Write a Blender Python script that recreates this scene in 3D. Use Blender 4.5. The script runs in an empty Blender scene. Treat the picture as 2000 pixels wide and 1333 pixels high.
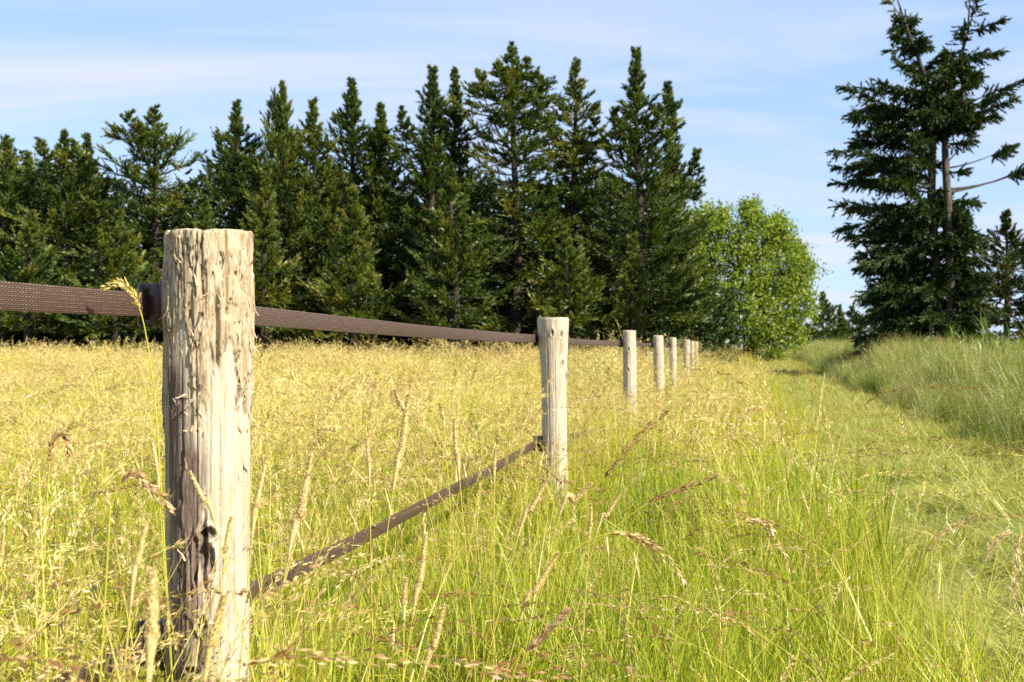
import bpy, math, random
import numpy as np
from mathutils import Vector, Matrix

# ------------------------------------------------------------------ camera, sky, sun
EYE = 1.03          # camera height
FPX = 2150.0        # focal length in pixels of a 2000 px wide frame
HY = 685.0          # horizon row
scene = bpy.context.scene
col = scene.collection
cam_d = bpy.data.cameras.new('camera')
cam = bpy.data.objects.new('camera', cam_d)
col.objects.link(cam)
cam.location = (0, 0, EYE)
cam.rotation_euler = (math.radians(90) + math.atan((HY - 666.5) / FPX), 0, 0)
cam_d.sensor_width = 36
cam_d.lens = 36 * FPX / 2000
cam_d.clip_start = 0.05
cam_d.clip_end = 3000
cam_d.dof.use_dof = True
cam_d.dof.focus_distance = 2.3
cam_d.dof.aperture_fstop = 11
scene.camera = cam

SUN_AZ, SUN_EL = math.radians(180 - 54), math.radians(38)   # azimuth clockwise from +Y
to_sun = Vector((math.sin(SUN_AZ) * math.cos(SUN_EL), math.cos(SUN_AZ) * math.cos(SUN_EL), math.sin(SUN_EL)))
sun_d = bpy.data.lights.new('sun', 'SUN')
sun_d.energy = 5.0
sun_d.angle = math.radians(0.5)
sun_d.color = (1.0, 0.92, 0.76)
sun = bpy.data.objects.new('sun', sun_d)
col.objects.link(sun)
sun.rotation_euler = to_sun.to_track_quat('Z', 'Y').to_euler()
sun.location = (20, -8, 20)

scene.view_settings.view_transform = 'Standard'
scene.view_settings.look = 'None'
scene.view_settings.exposure = 1.28
scene.view_settings.gamma = 1
scene.view_settings.use_curve_mapping = False
scene.cycles.use_denoising = False
scene.cycles.max_bounces = 4
scene.cycles.diffuse_bounces = 2
scene.cycles.transmission_bounces = 4
scene.cycles.transparent_max_bounces = 4
scene.cycles.sample_clamp_indirect = 6

world = bpy.data.worlds.new('World')
scene.world = world
world.use_nodes = True
wn, wl = world.node_tree.nodes, world.node_tree.links
wn.clear()
wo = wn.new('ShaderNodeOutputWorld')
wb = wn.new('ShaderNodeBackground')
wb.inputs['Strength'].default_value = 0.09
sky = wn.new('ShaderNodeTexSky')
sky.sky_type = 'NISHITA'
sky.sun_disc = False
sky.sun_elevation = SUN_EL
sky.sun_rotation = SUN_AZ
sky.air_density = 1.0
sky.dust_density = 0.6
sky.ozone_density = 1.0
# thin cirrus: direction projected on a flat cloud sheet, streaky noise
tc = wn.new('ShaderNodeTexCoord')
sep = wn.new('ShaderNodeSeparateXYZ')
wl.new(tc.outputs['Generated'], sep.inputs[0])
def wmath(op, a, b=None, clamp=False):
    n = wn.new('ShaderNodeMath'); n.operation = op; n.use_clamp = clamp
    for i, v in enumerate((a, b)):
        if v is None: continue
        if isinstance(v, (int, float)): n.inputs[i].default_value = v
        else: wl.new(v, n.inputs[i])
    return n.outputs[0]
zc = wmath('ADD', wmath('MAXIMUM', sep.outputs[2], 0.0), 0.12)
cx = wmath('DIVIDE', sep.outputs[0], zc)
cy = wmath('DIVIDE', sep.outputs[1], zc)
cmb = wn.new('ShaderNodeCombineXYZ')
wl.new(cx, cmb.inputs[0]); wl.new(cy, cmb.inputs[1])
mp = wn.new('ShaderNodeMapping')
mp.inputs['Rotation'].default_value = (0, 0, 0.85)
mp.inputs['Scale'].default_value = (0.30, 0.85, 1)
mp.inputs['Location'].default_value = (0.4, 2.1, 0)
wl.new(cmb.outputs[0], mp.inputs[0])
n1 = wn.new('ShaderNodeTexNoise')
n1.inputs['Scale'].default_value = 1.25
n1.inputs['Detail'].default_value = 9
n1.inputs['Roughness'].default_value = 0.56
n1.inputs['Distortion'].default_value = 1.1
wl.new(mp.outputs[0], n1.inputs['Vector'])
mr = wn.new('ShaderNodeMapRange')
mr.inputs['From Min'].default_value = 0.40
mr.inputs['From Max'].default_value = 0.66
mr.inputs['To Max'].default_value = 0.95
wl.new(n1.outputs['Fac'], mr.inputs['Value'])
mixc = wn.new('ShaderNodeMix')
mixc.data_type = 'RGBA'
mixc.inputs[7].default_value = (3.85, 4.0, 4.85, 1)
wl.new(mr.outputs[0], mixc.inputs[0])
tintn = wn.new('ShaderNodeMix'); tintn.data_type = 'RGBA'; tintn.blend_type = 'MULTIPLY'
tintn.inputs[0].default_value = 1.0
tintn.inputs[7].default_value = (0.95, 0.93, 1.04, 1)
wl.new(sky.outputs[0], tintn.inputs[6])
veil = wn.new('ShaderNodeMix'); veil.data_type = 'RGBA'      # even high haze
veil.inputs[0].default_value = 0.62
veil.inputs[7].default_value = (2.15, 3.25, 4.9, 1)
wl.new(tintn.outputs[2], veil.inputs[6])
wl.new(veil.outputs[2], mixc.inputs[6])
wl.new(mixc.outputs[2], wb.inputs['Color'])
wl.new(wb.outputs[0], wo.inputs[0])

# ------------------------------------------------------------------ helpers
R = np.random.default_rng(7)
random.seed(7)
SLOPE = 0.2                        # fence and track run along x = SLOPE*y + offset
F0 = -0.86                         # fence offset
FDIR = np.array([SLOPE, 1.0, 0]) / math.hypot(SLOPE, 1)
FNOR = np.array([-1.0, SLOPE, 0]) / math.hypot(SLOPE, 1)   # towards the field

def PX(x, y, d):
    return np.array([(x - 1000) / FPX * d, d, EYE + (HY - y) / FPX * d])

def sstep(v, a, b):
    t = np.clip((v - a) / (b - a), 0, 1)
    return t * t * (3 - 2 * t)

_lat = np.random.default_rng(3).random((64, 64, 64)).astype(np.float32)
def vnoise(x, y, z):
    x, y, z = np.broadcast_arrays(np.asarray(x, float), np.asarray(y, float), np.asarray(z, float))
    xi, yi, zi = np.floor(x).astype(int), np.floor(y).astype(int), np.floor(z).astype(int)
    fx, fy, fz = x - xi, y - yi, z - zi
    fx, fy, fz = fx * fx * (3 - 2 * fx), fy * fy * (3 - 2 * fy), fz * fz * (3 - 2 * fz)
    out = 0
    for a in (0, 1):
        for b in (0, 1):
            for c in (0, 1):
                w = (fx if a else 1 - fx) * (fy if b else 1 - fy) * (fz if c else 1 - fz)
                out = out + w * _lat[(xi + a) % 64, (yi + b) % 64, (zi + c) % 64]
    return out
def fbm(x, y, z, o=4):
    s, a, t = 0, 1.0, 0
    for i in range(o):
        s = s + a * vnoise(x * 2 ** i + 7.3 * i, y * 2 ** i + 3.1 * i, z * 2 ** i + 5.7 * i)
        t += a; a *= 0.5
    return s / t

def ground_z(x, y):
    x = np.asarray(x, float); y = np.asarray(y, float)
    u = x - SLOPE * y
    z = 0.56 * sstep(y, 8, 48)
    z = z + 0.05 * (fbm(x * 0.35, y * 0.35, 2.2, 3) - 0.5) * sstep(np.hypot(x, y), 0.5, 4)
    z = z + 0.34 * sstep(u, 2.7, 4.0) * (1 - 0.6 * sstep(y, 25, 45))
    z = z - 0.035 * np.exp(-((u - 1.15) / 0.2) ** 2) - 0.035 * np.exp(-((u - 2.45) / 0.2) ** 2)
    return z

def new_obj(name, me, parent=None, mat=None):
    o = bpy.data.objects.new(name, me)
    col.objects.link(o)
    if parent is not None: o.parent = parent
    if mat is not None: o.data.materials.append(mat)
    return o

def np_mesh(name, v, f, smooth=False, tint=None, attrs=None):
    """v (n,3), f (m,k) k=3 or 4"""
    v = np.ascontiguousarray(v, np.float32); f = np.ascontiguousarray(f, np.int32)
    me = bpy.data.meshes.new(name)
    me.vertices.add(len(v)); me.vertices.foreach_set('co', v.ravel())
    k = f.shape[1]
    me.loops.add(f.size); me.loops.foreach_set('vertex_index', f.ravel())
    me.polygons.add(len(f))
    me.polygons.foreach_set('loop_start', np.arange(0, f.size, k, dtype=np.int32))
    me.polygons.foreach_set('loop_total', np.full(len(f), k, np.int32))
    if smooth: me.polygons.foreach_set('use_smooth', np.ones(len(f), bool))
    d = dict(attrs or {})
    if tint is not None: d['tint'] = tint
    for an, av in d.items():
        a = me.attributes.new(an, 'FLOAT', 'POINT')
        a.data.foreach_set('value', np.ascontiguousarray(av, np.float32))
    me.update(calc_edges=True)
    return me

class Geo:
    """collects quads/triangles (triangles repeat their last vertex)"""
    def __init__(s): s.v = []; s.f = []; s.t = []; s.n = 0
    def add(s, v, f, t=0.5):
        v = np.asarray(v, float); f = np.asarray(f, int)
        if f.shape[1] == 3: f = np.concatenate([f, np.full((len(f), 1), -1)], 1)
        s.v.append(v); s.f.append(np.where(f >= 0, f + s.n, -1))
        s.t.append(np.broadcast_to(np.asarray(t, float), (len(v),)))
        s.n += len(v)
    def mesh(s, name, smooth=False):
        v = np.concatenate(s.v); f = np.concatenate(s.f); t = np.concatenate(s.t)
        tri = f[:, 3] < 0
        if not tri.any(): return np_mesh(name, v, f, smooth, t)
        q = f[~tri]; tr = f[tri][:, :3]
        tr = np.concatenate([tr, q[:, [0, 1, 2]], q[:, [0, 2, 3]]])
        return np_mesh(name, v, tr, smooth, t)

def tube(pts, rad, sides=6, cap=True):
    pts = np.asarray(pts, float); n = len(pts)
    rad = np.broadcast_to(np.asarray(rad, float), (n,))
    tan = np.gradient(pts, axis=0)
    tan /= np.linalg.norm(tan, axis=1)[:, None] + 1e-9
    ref = np.array([0.31, 0.87, 0.11]) if abs(tan[0][1]) < 0.8 else np.array([1.0, 0.1, 0])
    a = np.cross(tan, ref); a /= np.linalg.norm(a, axis=1)[:, None] + 1e-9
    b = np.cross(tan, a)
    th = np.arange(sides) * 2 * math.pi / sides
    v = (pts[:, None] + rad[:, None, None] * (np.cos(th)[None, :, None] * a[:, None] + np.sin(th)[None, :, None] * b[:, None])).reshape(-1, 3)
    i = np.arange(n - 1)[:, None] * sides; j = np.arange(sides)[None]; j2 = (j + 1) % sides
    f = np.stack([i + j, i + j2, i + sides + j2, i + sides + j], -1).reshape(-1, 4)
    if cap:
        v = np.concatenate([v, pts[[-1]]])
        e = (n - 1) * sides
        f = np.concatenate([f, np.array([[e + k, e + (k + 1) % sides, len(v) - 1, -1] for k in range(sides)])])
    return v, f

def bez(p0, p1, p2, n=8):
    t = np.linspace(0, 1, n)[:, None]
    return (1 - t) ** 2 * np.asarray(p0) + 2 * t * (1 - t) * np.asarray(p1) + t * t * np.asarray(p2)

def tag(o, label=None, cat=None, group=None, kind=None):
    if label: o['label'] = label
    if cat: o['category'] = cat
    if group: o['group'] = group
    if kind: o['kind'] = kind
    return o
def empty(name, loc):
    o = bpy.data.objects.new(name, None)
    col.objects.link(o); o.location = loc
    o.empty_display_size = 0.1
    return o

# ------------------------------------------------------------------ materials
class NT:
    def __init__(s, name):
        s.m = bpy.data.materials.new(name); s.m.use_nodes = True
        s.n = s.m.node_tree.nodes; s.l = s.m.node_tree.links; s.n.clear()
        s.out = s.n.new('ShaderNodeOutputMaterial')
    def node(s, t, **kw):
        n = s.n.new(t)
        for k, v in kw.items(): setattr(n, k, v)
        return n
    def set(s, sock, v):
        if isinstance(v, bpy.types.NodeSocket): s.l.new(v, sock)
        else: sock.default_value = v
    def math(s, op, a, b=None, c=None, clamp=False):
        n = s.node('ShaderNodeMath', operation=op, use_clamp=clamp)
        for i, v in enumerate((a, b, c)):
            if v is not None: s.set(n.inputs[i], v)
        return n.outputs[0]
    def attr(s, name, typ='GEOMETRY'):
        return s.node('ShaderNodeAttribute', attribute_name=name, attribute_type=typ).outputs['Fac']
    def noise(s, vec, scale, detail=4, rough=0.5, dist=0):
        n = s.node('ShaderNodeTexNoise')
        if vec is not None: s.l.new(vec, n.inputs['Vector'])
        n.inputs['Scale'].default_value = scale; n.inputs['Detail'].default_value = detail
        n.inputs['Roughness'].default_value = rough; n.inputs['Distortion'].default_value = dist
        return n.outputs['Fac']
    def mapping(s, vec, scale):
        n = s.node('ShaderNodeMapping'); s.l.new(vec, n.inputs[0]); n.inputs['Scale'].default_value = scale
        return n.outputs[0]
    def ramp(s, fac, stops, interp='LINEAR'):
        n = s.node('ShaderNodeValToRGB'); s.set(n.inputs[0], fac)
        cr = n.color_ramp; cr.interpolation = interp
        while len(cr.elements) < len(stops): cr.elements.new(0.5)
        for e, (p, c) in zip(cr.elements, stops):
            e.position = p; e.color = (*c, 1) if len(c) == 3 else c
        return n.outputs[0]
    def mix(s, fac, a, b, blend='MIX'):
        n = s.node('ShaderNodeMix', data_type='RGBA', blend_type=blend)
        s.set(n.inputs[0], fac)
        for i, v in ((6, a), (7, b)):
            s.set(n.inputs[i], (*v, 1) if isinstance(v, tuple) and len(v) == 3 else v)
        return n.outputs[2]
    def range(s, v, a, b, c=0.0, d=1.0):
        n = s.node('ShaderNodeMapRange'); s.set(n.inputs[0], v)
        for i, k in zip((1, 2, 3, 4), (a, b, c, d)): n.inputs[i].default_value = k
        return n.outputs[0]
    def bump(s, h, strength, dist):
        n = s.node('ShaderNodeBump'); s.l.new(h, n.inputs['Height'])
        n.inputs['Strength'].default_value = strength; n.inputs['Distance'].default_value = dist
        return n.outputs[0]
    def pbsdf(s, color, rough=0.6, normal=None, spec=0.4):
        n = s.node('ShaderNodeBsdfPrincipled')
        s.set(n.inputs['Base Color'], (*color, 1) if isinstance(color, tuple) and len(color) == 3 else color)
        s.set(n.inputs['Roughness'], rough)
        n.inputs['Specular IOR Level'].default_value = spec
        if normal is not None: s.l.new(normal, n.inputs['Normal'])
        s.l.new(n.outputs[0], s.out.inputs[0])
        return n

def leaf_mat(name, stops, trans=0.35, gloss=0.06, inst=0.0, tone=0.0, trans_tint=(1.1, 1.15, 0.6)):
    t = NT(name)
    fac = t.attr('tint')
    if tone: fac = t.math('ADD', fac, t.math('MULTIPLY', t.attr('tone', 'INSTANCER'), tone), clamp=True)
    if inst:
        oi = t.node('ShaderNodeObjectInfo')
        fac = t.math('ADD', fac, t.math('MULTIPLY', t.math('SUBTRACT', oi.outputs['Random'], 0.5), inst), clamp=True)
    c = t.ramp(fac, stops)
    d = t.node('ShaderNodeBsdfDiffuse'); t.l.new(c, d.inputs[0])
    tr = t.node('ShaderNodeBsdfTranslucent')
    t.l.new(t.mix(1.0, c, trans_tint, 'MULTIPLY'), tr.inputs[0])
    m = t.node('ShaderNodeMixShader'); m.inputs[0].default_value = trans
    t.l.new(d.outputs[0], m.inputs[1]); t.l.new(tr.outputs[0], m.inputs[2])
    g = t.node('ShaderNodeBsdfGlossy'); g.inputs['Roughness'].default_value = 0.45
    g.inputs[0].default_value = (1, 1, 0.95, 1)
    m2 = t.node('ShaderNodeMixShader'); m2.inputs[0].default_value = gloss
    t.l.new(m.outputs[0], m2.inputs[1]); t.l.new(g.outputs[0], m2.inputs[2])
    t.l.new(m2.outputs[0], t.out.inputs[0])
    return t.m

GRASS_STOPS = [(0.0, (0.08, 0.15, 0.012)), (0.25, (0.27, 0.33, 0.02)), (0.5, (0.44, 0.41, 0.045)),
               (0.72, (0.62, 0.49, 0.17)), (0.86, (0.66, 0.51, 0.27)), (0.93, (0.30, 0.15, 0.055)), (1.0, (0.16, 0.075, 0.03))]
M_grass = leaf_mat('grass', GRASS_STOPS, 0.38, 0.03, inst=0.0, tone=1.0)
M_bankgrass = leaf_mat('bank_grass', [(0.0, (0.07, 0.13, 0.016)), (0.4, (0.20, 0.25, 0.035)), (0.65, (0.36, 0.34, 0.09)),
                       (0.85, (0.36, 0.27, 0.12)), (1.0, (0.2, 0.11, 0.05))], 0.35, 0.05, tone=1.0)
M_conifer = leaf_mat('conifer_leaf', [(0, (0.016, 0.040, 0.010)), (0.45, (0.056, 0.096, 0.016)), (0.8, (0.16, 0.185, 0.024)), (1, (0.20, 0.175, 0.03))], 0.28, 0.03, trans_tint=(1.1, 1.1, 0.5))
M_cypress = leaf_mat('old_cypress_leaf', [(0, (0.014, 0.034, 0.011)), (0.5, (0.038, 0.064, 0.015)), (0.85, (0.085, 0.098, 0.022)), (1, (0.12, 0.08, 0.025))], 0.2, 0.02, trans_tint=(1.1, 1.1, 0.5))
M_broad = leaf_mat('broad_leaf', [(0, (0.085, 0.14, 0.016)), (0.5, (0.20, 0.265, 0.03)), (1, (0.31, 0.35, 0.05))], 0.42, 0.015)

def bark(name, c1, c2, sc=(14, 14, 3)):
    t = NT(name)
    tcn = t.node('ShaderNodeTexCoord')
    n = t.noise(t.mapping(tcn.outputs['Object'], sc), 1.0, 5, 0.6)
    t.pbsdf(t.ramp(n, [(0.3, c1), (0.7, c2)]), 0.9, t.bump(n, 0.8, 0.03), 0.2)
    return t.m
M_bark = bark('conifer_bark', (0.022, 0.017, 0.013), (0.06, 0.048, 0.038))
M_bark2 = bark('grey_bark', (0.035, 0.028, 0.022), (0.11, 0.09, 0.075))

def ground_mat():
    t = NT('meadow_soil')
    g = t.node('ShaderNodeNewGeometry')
    n = t.noise(g.outputs['Position'], 0.7, 6, 0.6)
    n2 = t.noise(g.outputs['Position'], 14, 5, 0.7)
    c = t.mix(n2, (0.06, 0.07, 0.02), (0.16, 0.14, 0.05))
    c = t.mix(t.range(n, 0.35, 0.7), c, (0.11, 0.13, 0.03))
    t.pbsdf(c, 0.95, t.bump(n2, 0.9, 0.05), 0.1)
    return t.m
M_soil = ground_mat()
def path_mat():
    t = NT('mown_grass_track')
    g = t.node('ShaderNodeNewGeometry')
    n = t.noise(g.outputs['Position'], 1.6, 6, 0.6)
    n2 = t.noise(g.outputs['Position'], 30, 4, 0.7)
    c = t.mix(t.range(n, 0.35, 0.65), (0.13, 0.17, 0.03), (0.22, 0.21, 0.06))
    c = t.mix(t.range(n2, 0.5, 0.8), c, (0.08, 0.09, 0.025))
    t.pbsdf(c, 0.95, t.bump(n2, 0.9, 0.03), 0.1)
    return t.m
M_track = path_mat()

# ------------------------------------------------------------------ ground and track
def axis(lim, fine, n):
    s = np.linspace(-1, 1, n)
    k = math.asinh(lim / fine)
    return fine * np.sinh(k * s)
gx = axis(900, 6, 181)
gy = np.concatenate([axis(900, 6, 161) + 6])
X, Y = np.meshgrid(gx, gy)
V = np.stack([X, Y, ground_z(X, Y)], -1).reshape(-1, 3)
nx = len(gx)
ii = (np.arange(len(gy) - 1)[:, None] * nx + np.arange(nx - 1)[None]).ravel()
Fq = np.stack([ii, ii + 1, ii + nx + 1, ii + nx], -1)
tag(new_obj('ground', np_mesh('ground', V, Fq, True), mat=M_soil), kind='structure')
yy = np.concatenate([np.linspace(-3, 20, 116), np.linspace(20.5, 70, 100)])
uu = np.linspace(0.45, 2.7, 30)
U, Y = np.meshgrid(uu, yy)
X = U + SLOPE * Y
V = np.stack([X, Y, ground_z(X, Y) + 0.03], -1).reshape(-1, 3)
ii = (np.arange(len(yy) - 1)[:, None] * len(uu) + np.arange(len(uu) - 1)[None]).ravel()
Fq = np.stack([ii, ii + 1, ii + len(uu) + 1, ii + len(uu)], -1)
tag(new_obj('path', np_mesh('path', V, Fq, True), mat=M_track), kind='structure')

# ------------------------------------------------------------------ fence posts
def wood_mat(name, hero):
    t = NT(name)
    tcn = t.node('ShaderNodeTexCoord')
    ob = tcn.outputs['Object']
    grain = t.noise(t.mapping(ob, (150, 150, 5)), 1, 5, 0.65)
    fine = t.noise(t.mapping(ob, (420, 420, 26)), 1, 3, 0.6)
    blot = t.noise(t.mapping(ob, (22, 22, 7)), 1, 4, 0.6)
    c = t.ramp(t.math('ADD', t.math('MULTIPLY', grain, 0.65), t.math('MULTIPLY', t.noise(t.mapping(ob, (260, 260, 55)), 1, 4, 0.7), 0.35)), [(0.32, (0.235, 0.18, 0.13)), (0.52, (0.43, 0.365, 0.275)), (0.7, (0.55, 0.49, 0.39))])
    c = t.mix(t.math('MULTIPLY', t.range(blot, 0.5, 0.72), 0.45), c, (0.42, 0.30, 0.15))
    c = t.mix(t.math('MULTIPLY', t.range(fine, 0.55, 0.8), 0.4), c, (0.26, 0.20, 0.14))
    if hero:
        c = t.mix(t.attr('bark'), c, t.ramp(t.noise(t.mapping(ob, (60, 60, 22)), 1, 5, 0.7), [(0.28, (0.15, 0.105, 0.062)), (0.48, (0.32, 0.25, 0.155)), (0.72, (0.47, 0.40, 0.29))]))
        vo = t.node('ShaderNodeTexVoronoi', feature='DISTANCE_TO_EDGE'); vo.inputs['Scale'].default_value = 1.0
        wv = t.node('ShaderNodeVectorMath', operation='ADD'); nz_ = t.node('ShaderNodeTexNoise'); t.l.new(t.mapping(ob, (40, 40, 25)), nz_.inputs['Vector']); nz_.inputs['Scale'].default_value = 1.0
        t.l.new(t.mapping(ob, (95, 95, 24)), wv.inputs[0]); t.l.new(nz_.outputs['Color'], wv.inputs[1]); t.l.new(wv.outputs[0], vo.inputs['Vector'])
        ck = t.math('MULTIPLY', t.math('MULTIPLY', t.range(vo.outputs['Distance'], 0.0, 0.09, 1.0, 0.0), t.range(t.noise(t.mapping(ob, (30, 30, 12)), 1, 3), 0.45, 0.6)), t.math('ADD', t.math('MULTIPLY', t.attr('bark'), 0.6), 0.15))
        c = t.mix(ck, c, (0.10, 0.065, 0.045))
        c = t.mix(t.attr('stain'), c, t.ramp(fine, [(0.35, (0.06, 0.038, 0.028)), (0.7, (0.19, 0.135, 0.11))]))
        c = t.mix(t.attr('rot'), c, t.ramp(fine, [(0.3, (0.035, 0.022, 0.018)), (0.75, (0.13, 0.09, 0.07))]))
    else:
        k = t.noise(t.mapping(ob, (30, 30, 9)), 1.0, 5, 0.65, 0.6)
        oi = t.node('ShaderNodeObjectInfo')
        c = t.mix(t.math('MULTIPLY', t.range(k, 0.56, 0.68), 0.6), c, (0.17, 0.115, 0.08))
        c = t.mix(t.attr('rot'), c, (0.12, 0.08, 0.055))
    h = t.math('ADD', t.math('ADD', grain, t.math('MULTIPLY', fine, 0.6)), t.math('MULTIPLY', t.noise(t.mapping(ob, (170, 170, 70)), 1, 4, 0.7), 0.7 if hero else 0.3))
    t.pbsdf(c, 0.75, t.bump(h, 0.45, 0.003), 0.25)
    return t.m
M_wood_hero = wood_mat('peeled_wood', True)
M_wood = wood_mat('weathered_wood', False)
def end_mat():
    t = NT('end_grain')
    tcn = t.node('ShaderNodeTexCoord'); ob = tcn.outputs['Object']
    w = t.node('ShaderNodeTexWave', wave_type='RINGS', rings_direction='Z')
    w.inputs['Scale'].default_value = 45; w.inputs['Distortion'].default_value = 2.5
    t.l.new(ob, w.inputs['Vector'])
    n = t.noise(ob, 60, 4)
    c = t.mix(w.outputs['Fac'], (0.42, 0.32, 0.2), (0.6, 0.5, 0.36))
    c = t.mix(t.math('MULTIPLY', n, 0.5), c, (0.3, 0.24, 0.17))
    t.pbsdf(c, 0.85, None, 0.2)
    return t.m
M_end = end_mat()
def flake_mat():
    t = NT('bark_shreds')
    tcn = t.node('ShaderNodeTexCoord')
    n = t.noise(t.mapping(tcn.outputs['Object'], (300, 300, 60)), 1, 4, 0.7)
    oi = t.node('ShaderNodeObjectInfo')
    c = t.ramp(n, [(0.3, (0.30, 0.21, 0.12)), (0.7, (0.56, 0.46, 0.31))])
    c = t.mix(t.math('MULTIPLY', t.math('GREATER_THAN', oi.outputs['Random'], 0.85), 0.6), c, (0.16, 0.10, 0.07))
    t.pbsdf(c, 0.85, None, 0.15)
    return t.m
M_flake = flake_mat()
def plastic_mat():
    t = NT('brown_plastic')
    tcn = t.node('ShaderNodeTexCoord')
    n = t.noise(tcn.outputs['Object'], 180, 3)
    t.pbsdf(t.mix(n, (0.028, 0.017, 0.013), (0.045, 0.028, 0.021)), 0.42, t.bump(n, 0.15, 0.001), 0.45)
    return t.m
M_plastic = plastic_mat()
def steel_mat():
    t = NT('zinc_screw')
    n = t.pbsdf((0.42, 0.40, 0.38), 0.45); n.inputs['Metallic'].default_value = 0.9
    return t.m
M_steel = steel_mat()

def wrapd(a, b):
    return (a - b + math.pi) % (2 * math.pi) - math.pi

def post_mesh(name, seed, zt, zb, r_fn, na, nz, hero=False, knots=(), cracks=(), top_tilt=(0, 0), lean=(0, 0)):
    """log from zb to zt; angle 0 faces the camera (-Y), positive to the right (+X)"""
    rg = np.random.default_rng(seed)
    A = np.linspace(-math.pi, math.pi, na, endpoint=False)
    # rows denser in the visible part
    Z = np.linspace(zb, zt, nz)
    if hero: Z = np.concatenate([np.linspace(zb, 0.42, 70, endpoint=False), np.linspace(0.42, zt, nz - 70)])
    a, z = np.meshgrid(A, Z)
    ca, sa = np.cos(a), np.sin(a)
    r = r_fn(z)
    o = seed * 1.7
    # out of round, long waviness
    r = r * (1 + 0.05 * (fbm(sa * 0.9 + o, ca * 0.9, z * 0.8, 2) - 0.5) + 0.06 * (fbm(sa * 1.6 + 2 * o, ca * 1.6, z * 2.5, 3) - 0.5))
    # fibres along the trunk
    fib = fbm(sa * 14 + o, ca * 14, z * 6.5, 3) - 0.5
    r = r + (0.0022 if hero else 0.0014) * fib
    r = r + 0.0022 * (fbm(sa * 9 + 3 * o, ca * 9, z * 11, 3) - 0.5)
    att = {}
    bark_m = np.zeros_like(r); stain = np.zeros_like(r); rot = np.zeros_like(r)
    if hero:
        # stepped layers of leftover inner bark near the top
        lay = fbm(sa * 3.2 + 4, ca * 3.2, z * 6.0, 4)
        lay2 = fbm(sa * 7 + 9, ca * 7, z * 9.0, 4)
        dz = zt - z
        keep = 0.30 + 0.38 * sstep(dz, 0.05, 0.42) + 0.30 * np.exp(-((wrapd(a, 0.62)) / 0.26) ** 2) * sstep(dz, 0.16, 0.3)
        keep = keep - 0.30 * sstep(dz, 0.42, 0.55) * np.exp(-(wrapd(a, 0.05) / 0.55) ** 4)
        bark_m = sstep(lay, keep, keep + 0.035)
        r = r + 0.0035 * bark_m * (0.7 + 0.9 * (lay2 - 0.5))
        edge = sstep(lay2, 0.56, 0.585) * bark_m
        r = r + 0.0022 * edge
        fis = np.exp(-((lay2 - 0.56) / 0.014) ** 2) * bark_m * sstep(fbm(sa * 5, ca * 5, z * 14 + 3, 3), 0.40, 0.52)
        l3 = fbm(sa * 16 + 1, ca * 16, z * 17.0, 3)
        fis2 = np.exp(-((l3 - 0.5) / 0.02) ** 2) * (0.35 + 0.65 * bark_m) * sstep(fbm(sa * 6 + 5, ca * 6, z * 8, 3), 0.40, 0.5)
        r = r - 0.0030 * fis - 0.0022 * fis2 + 0.0018 * (fbm(sa * 22, ca * 22, z * 40, 3) - 0.5) * (0.3 + bark_m)
        rot = np.maximum(rot, 0.8 * fis); rot = np.maximum(rot, 0.6 * fis2)  # colour darkened along the fissure grooves as well
        # weather stain with a streaky outline: left flank and a central band
        str_ = 0.5 * fbm(sa * 12, ca * 12, z * 2.2, 4) + 0.5 * fbm(sa * 5, ca * 5, z * 9, 4)
        s1 = np.exp(-(wrapd(a, -0.72) / 0.34) ** 2) * sstep(dz, 0.2, 0.27) * (1 - 0.6 * sstep(dz, 0.36, 0.5))
        s2 = np.exp(-(wrapd(a, -0.12) / 0.36) ** 2) * sstep(dz, 0.30, 0.40)
        stain = np.clip((s1 * 1.4 + s2 * 1.15) * sstep(str_, 0.30, 0.56) + 0.45 * s1 + 0.25 * s2, 0, 0.95)
        core = np.exp(-((wrapd(a, -0.78) / 0.16) ** 2 + ((dz - 0.285) / 0.05) ** 2))
        stain = np.clip(stain + 0.8 * core * sstep(str_, 0.3, 0.5), 0, 0.95)
    for (ac, z0, z1, dep, wid, wob) in cracks:
        path = ac + wob * (fbm(z * 5 + ac * 9, o, 0.3, 4) - 0.5) * 2
        m = sstep(z, z0, z0 + 0.03) * (1 - sstep(z, z1 - 0.03, z1))
        d = wrapd(a, path) * r
        g = np.exp(-(d / (wid * (0.6 + 0.8 * vnoise(z * 30, ac, 2)))) ** 2) * m
        r = r - dep * g
    for (ac, zk, wa, hz, dep) in knots:
        da = wrapd(a, ac) * r
        dz_ = z - zk
        tw = fbm(da * 60 + ac, dz_ * 26, seed, 4) - 0.5
        rr = np.sqrt((da / wa) ** 2 + (dz_ / hz) ** 2) + tw * 1.1
        g = 1 - sstep(rr, 0.45, 1.0)
        rim = np.exp(-((rr - 1.1) / 0.25) ** 2)
        r = r - dep * g * (0.6 + 0.9 * fbm(da * 160, dz_ * 30, 1.0, 3)) + 0.0045 * rim * (dep > 0)
        if dep < 0: r = r + 0.004 * np.cos(rr * 9) * g
        rot = np.maximum(rot, np.clip(g * 1.1, 0, 0.9) * (0.5 + 0.6 * fbm(da * 120, dz_ * 40, 3.0, 3)))
    x = r * sa + lean[0] * (z - zb); y = -r * ca + lean[1] * (z - zb)
    zz = z + np.where(z > zt - 0.05, (top_tilt[0] * r * sa - top_tilt[1] * r * ca), 0) * ((z - (zt - 0.05)) / 0.05)
    zz = zz - np.where(z > zt - 0.004, 0.0022 * sstep(fbm(sa * 9 + 2, ca * 9, 0.7, 3), 0.45, 0.65), 0)      # chipped rim
    # saw-cut bevel
    bev = np.clip((z - (zt - 0.006)) / 0.006, 0, 1)
    V = np.stack([x * (1 - 0.025 * bev), y * (1 - 0.025 * bev), zz], -1)
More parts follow.
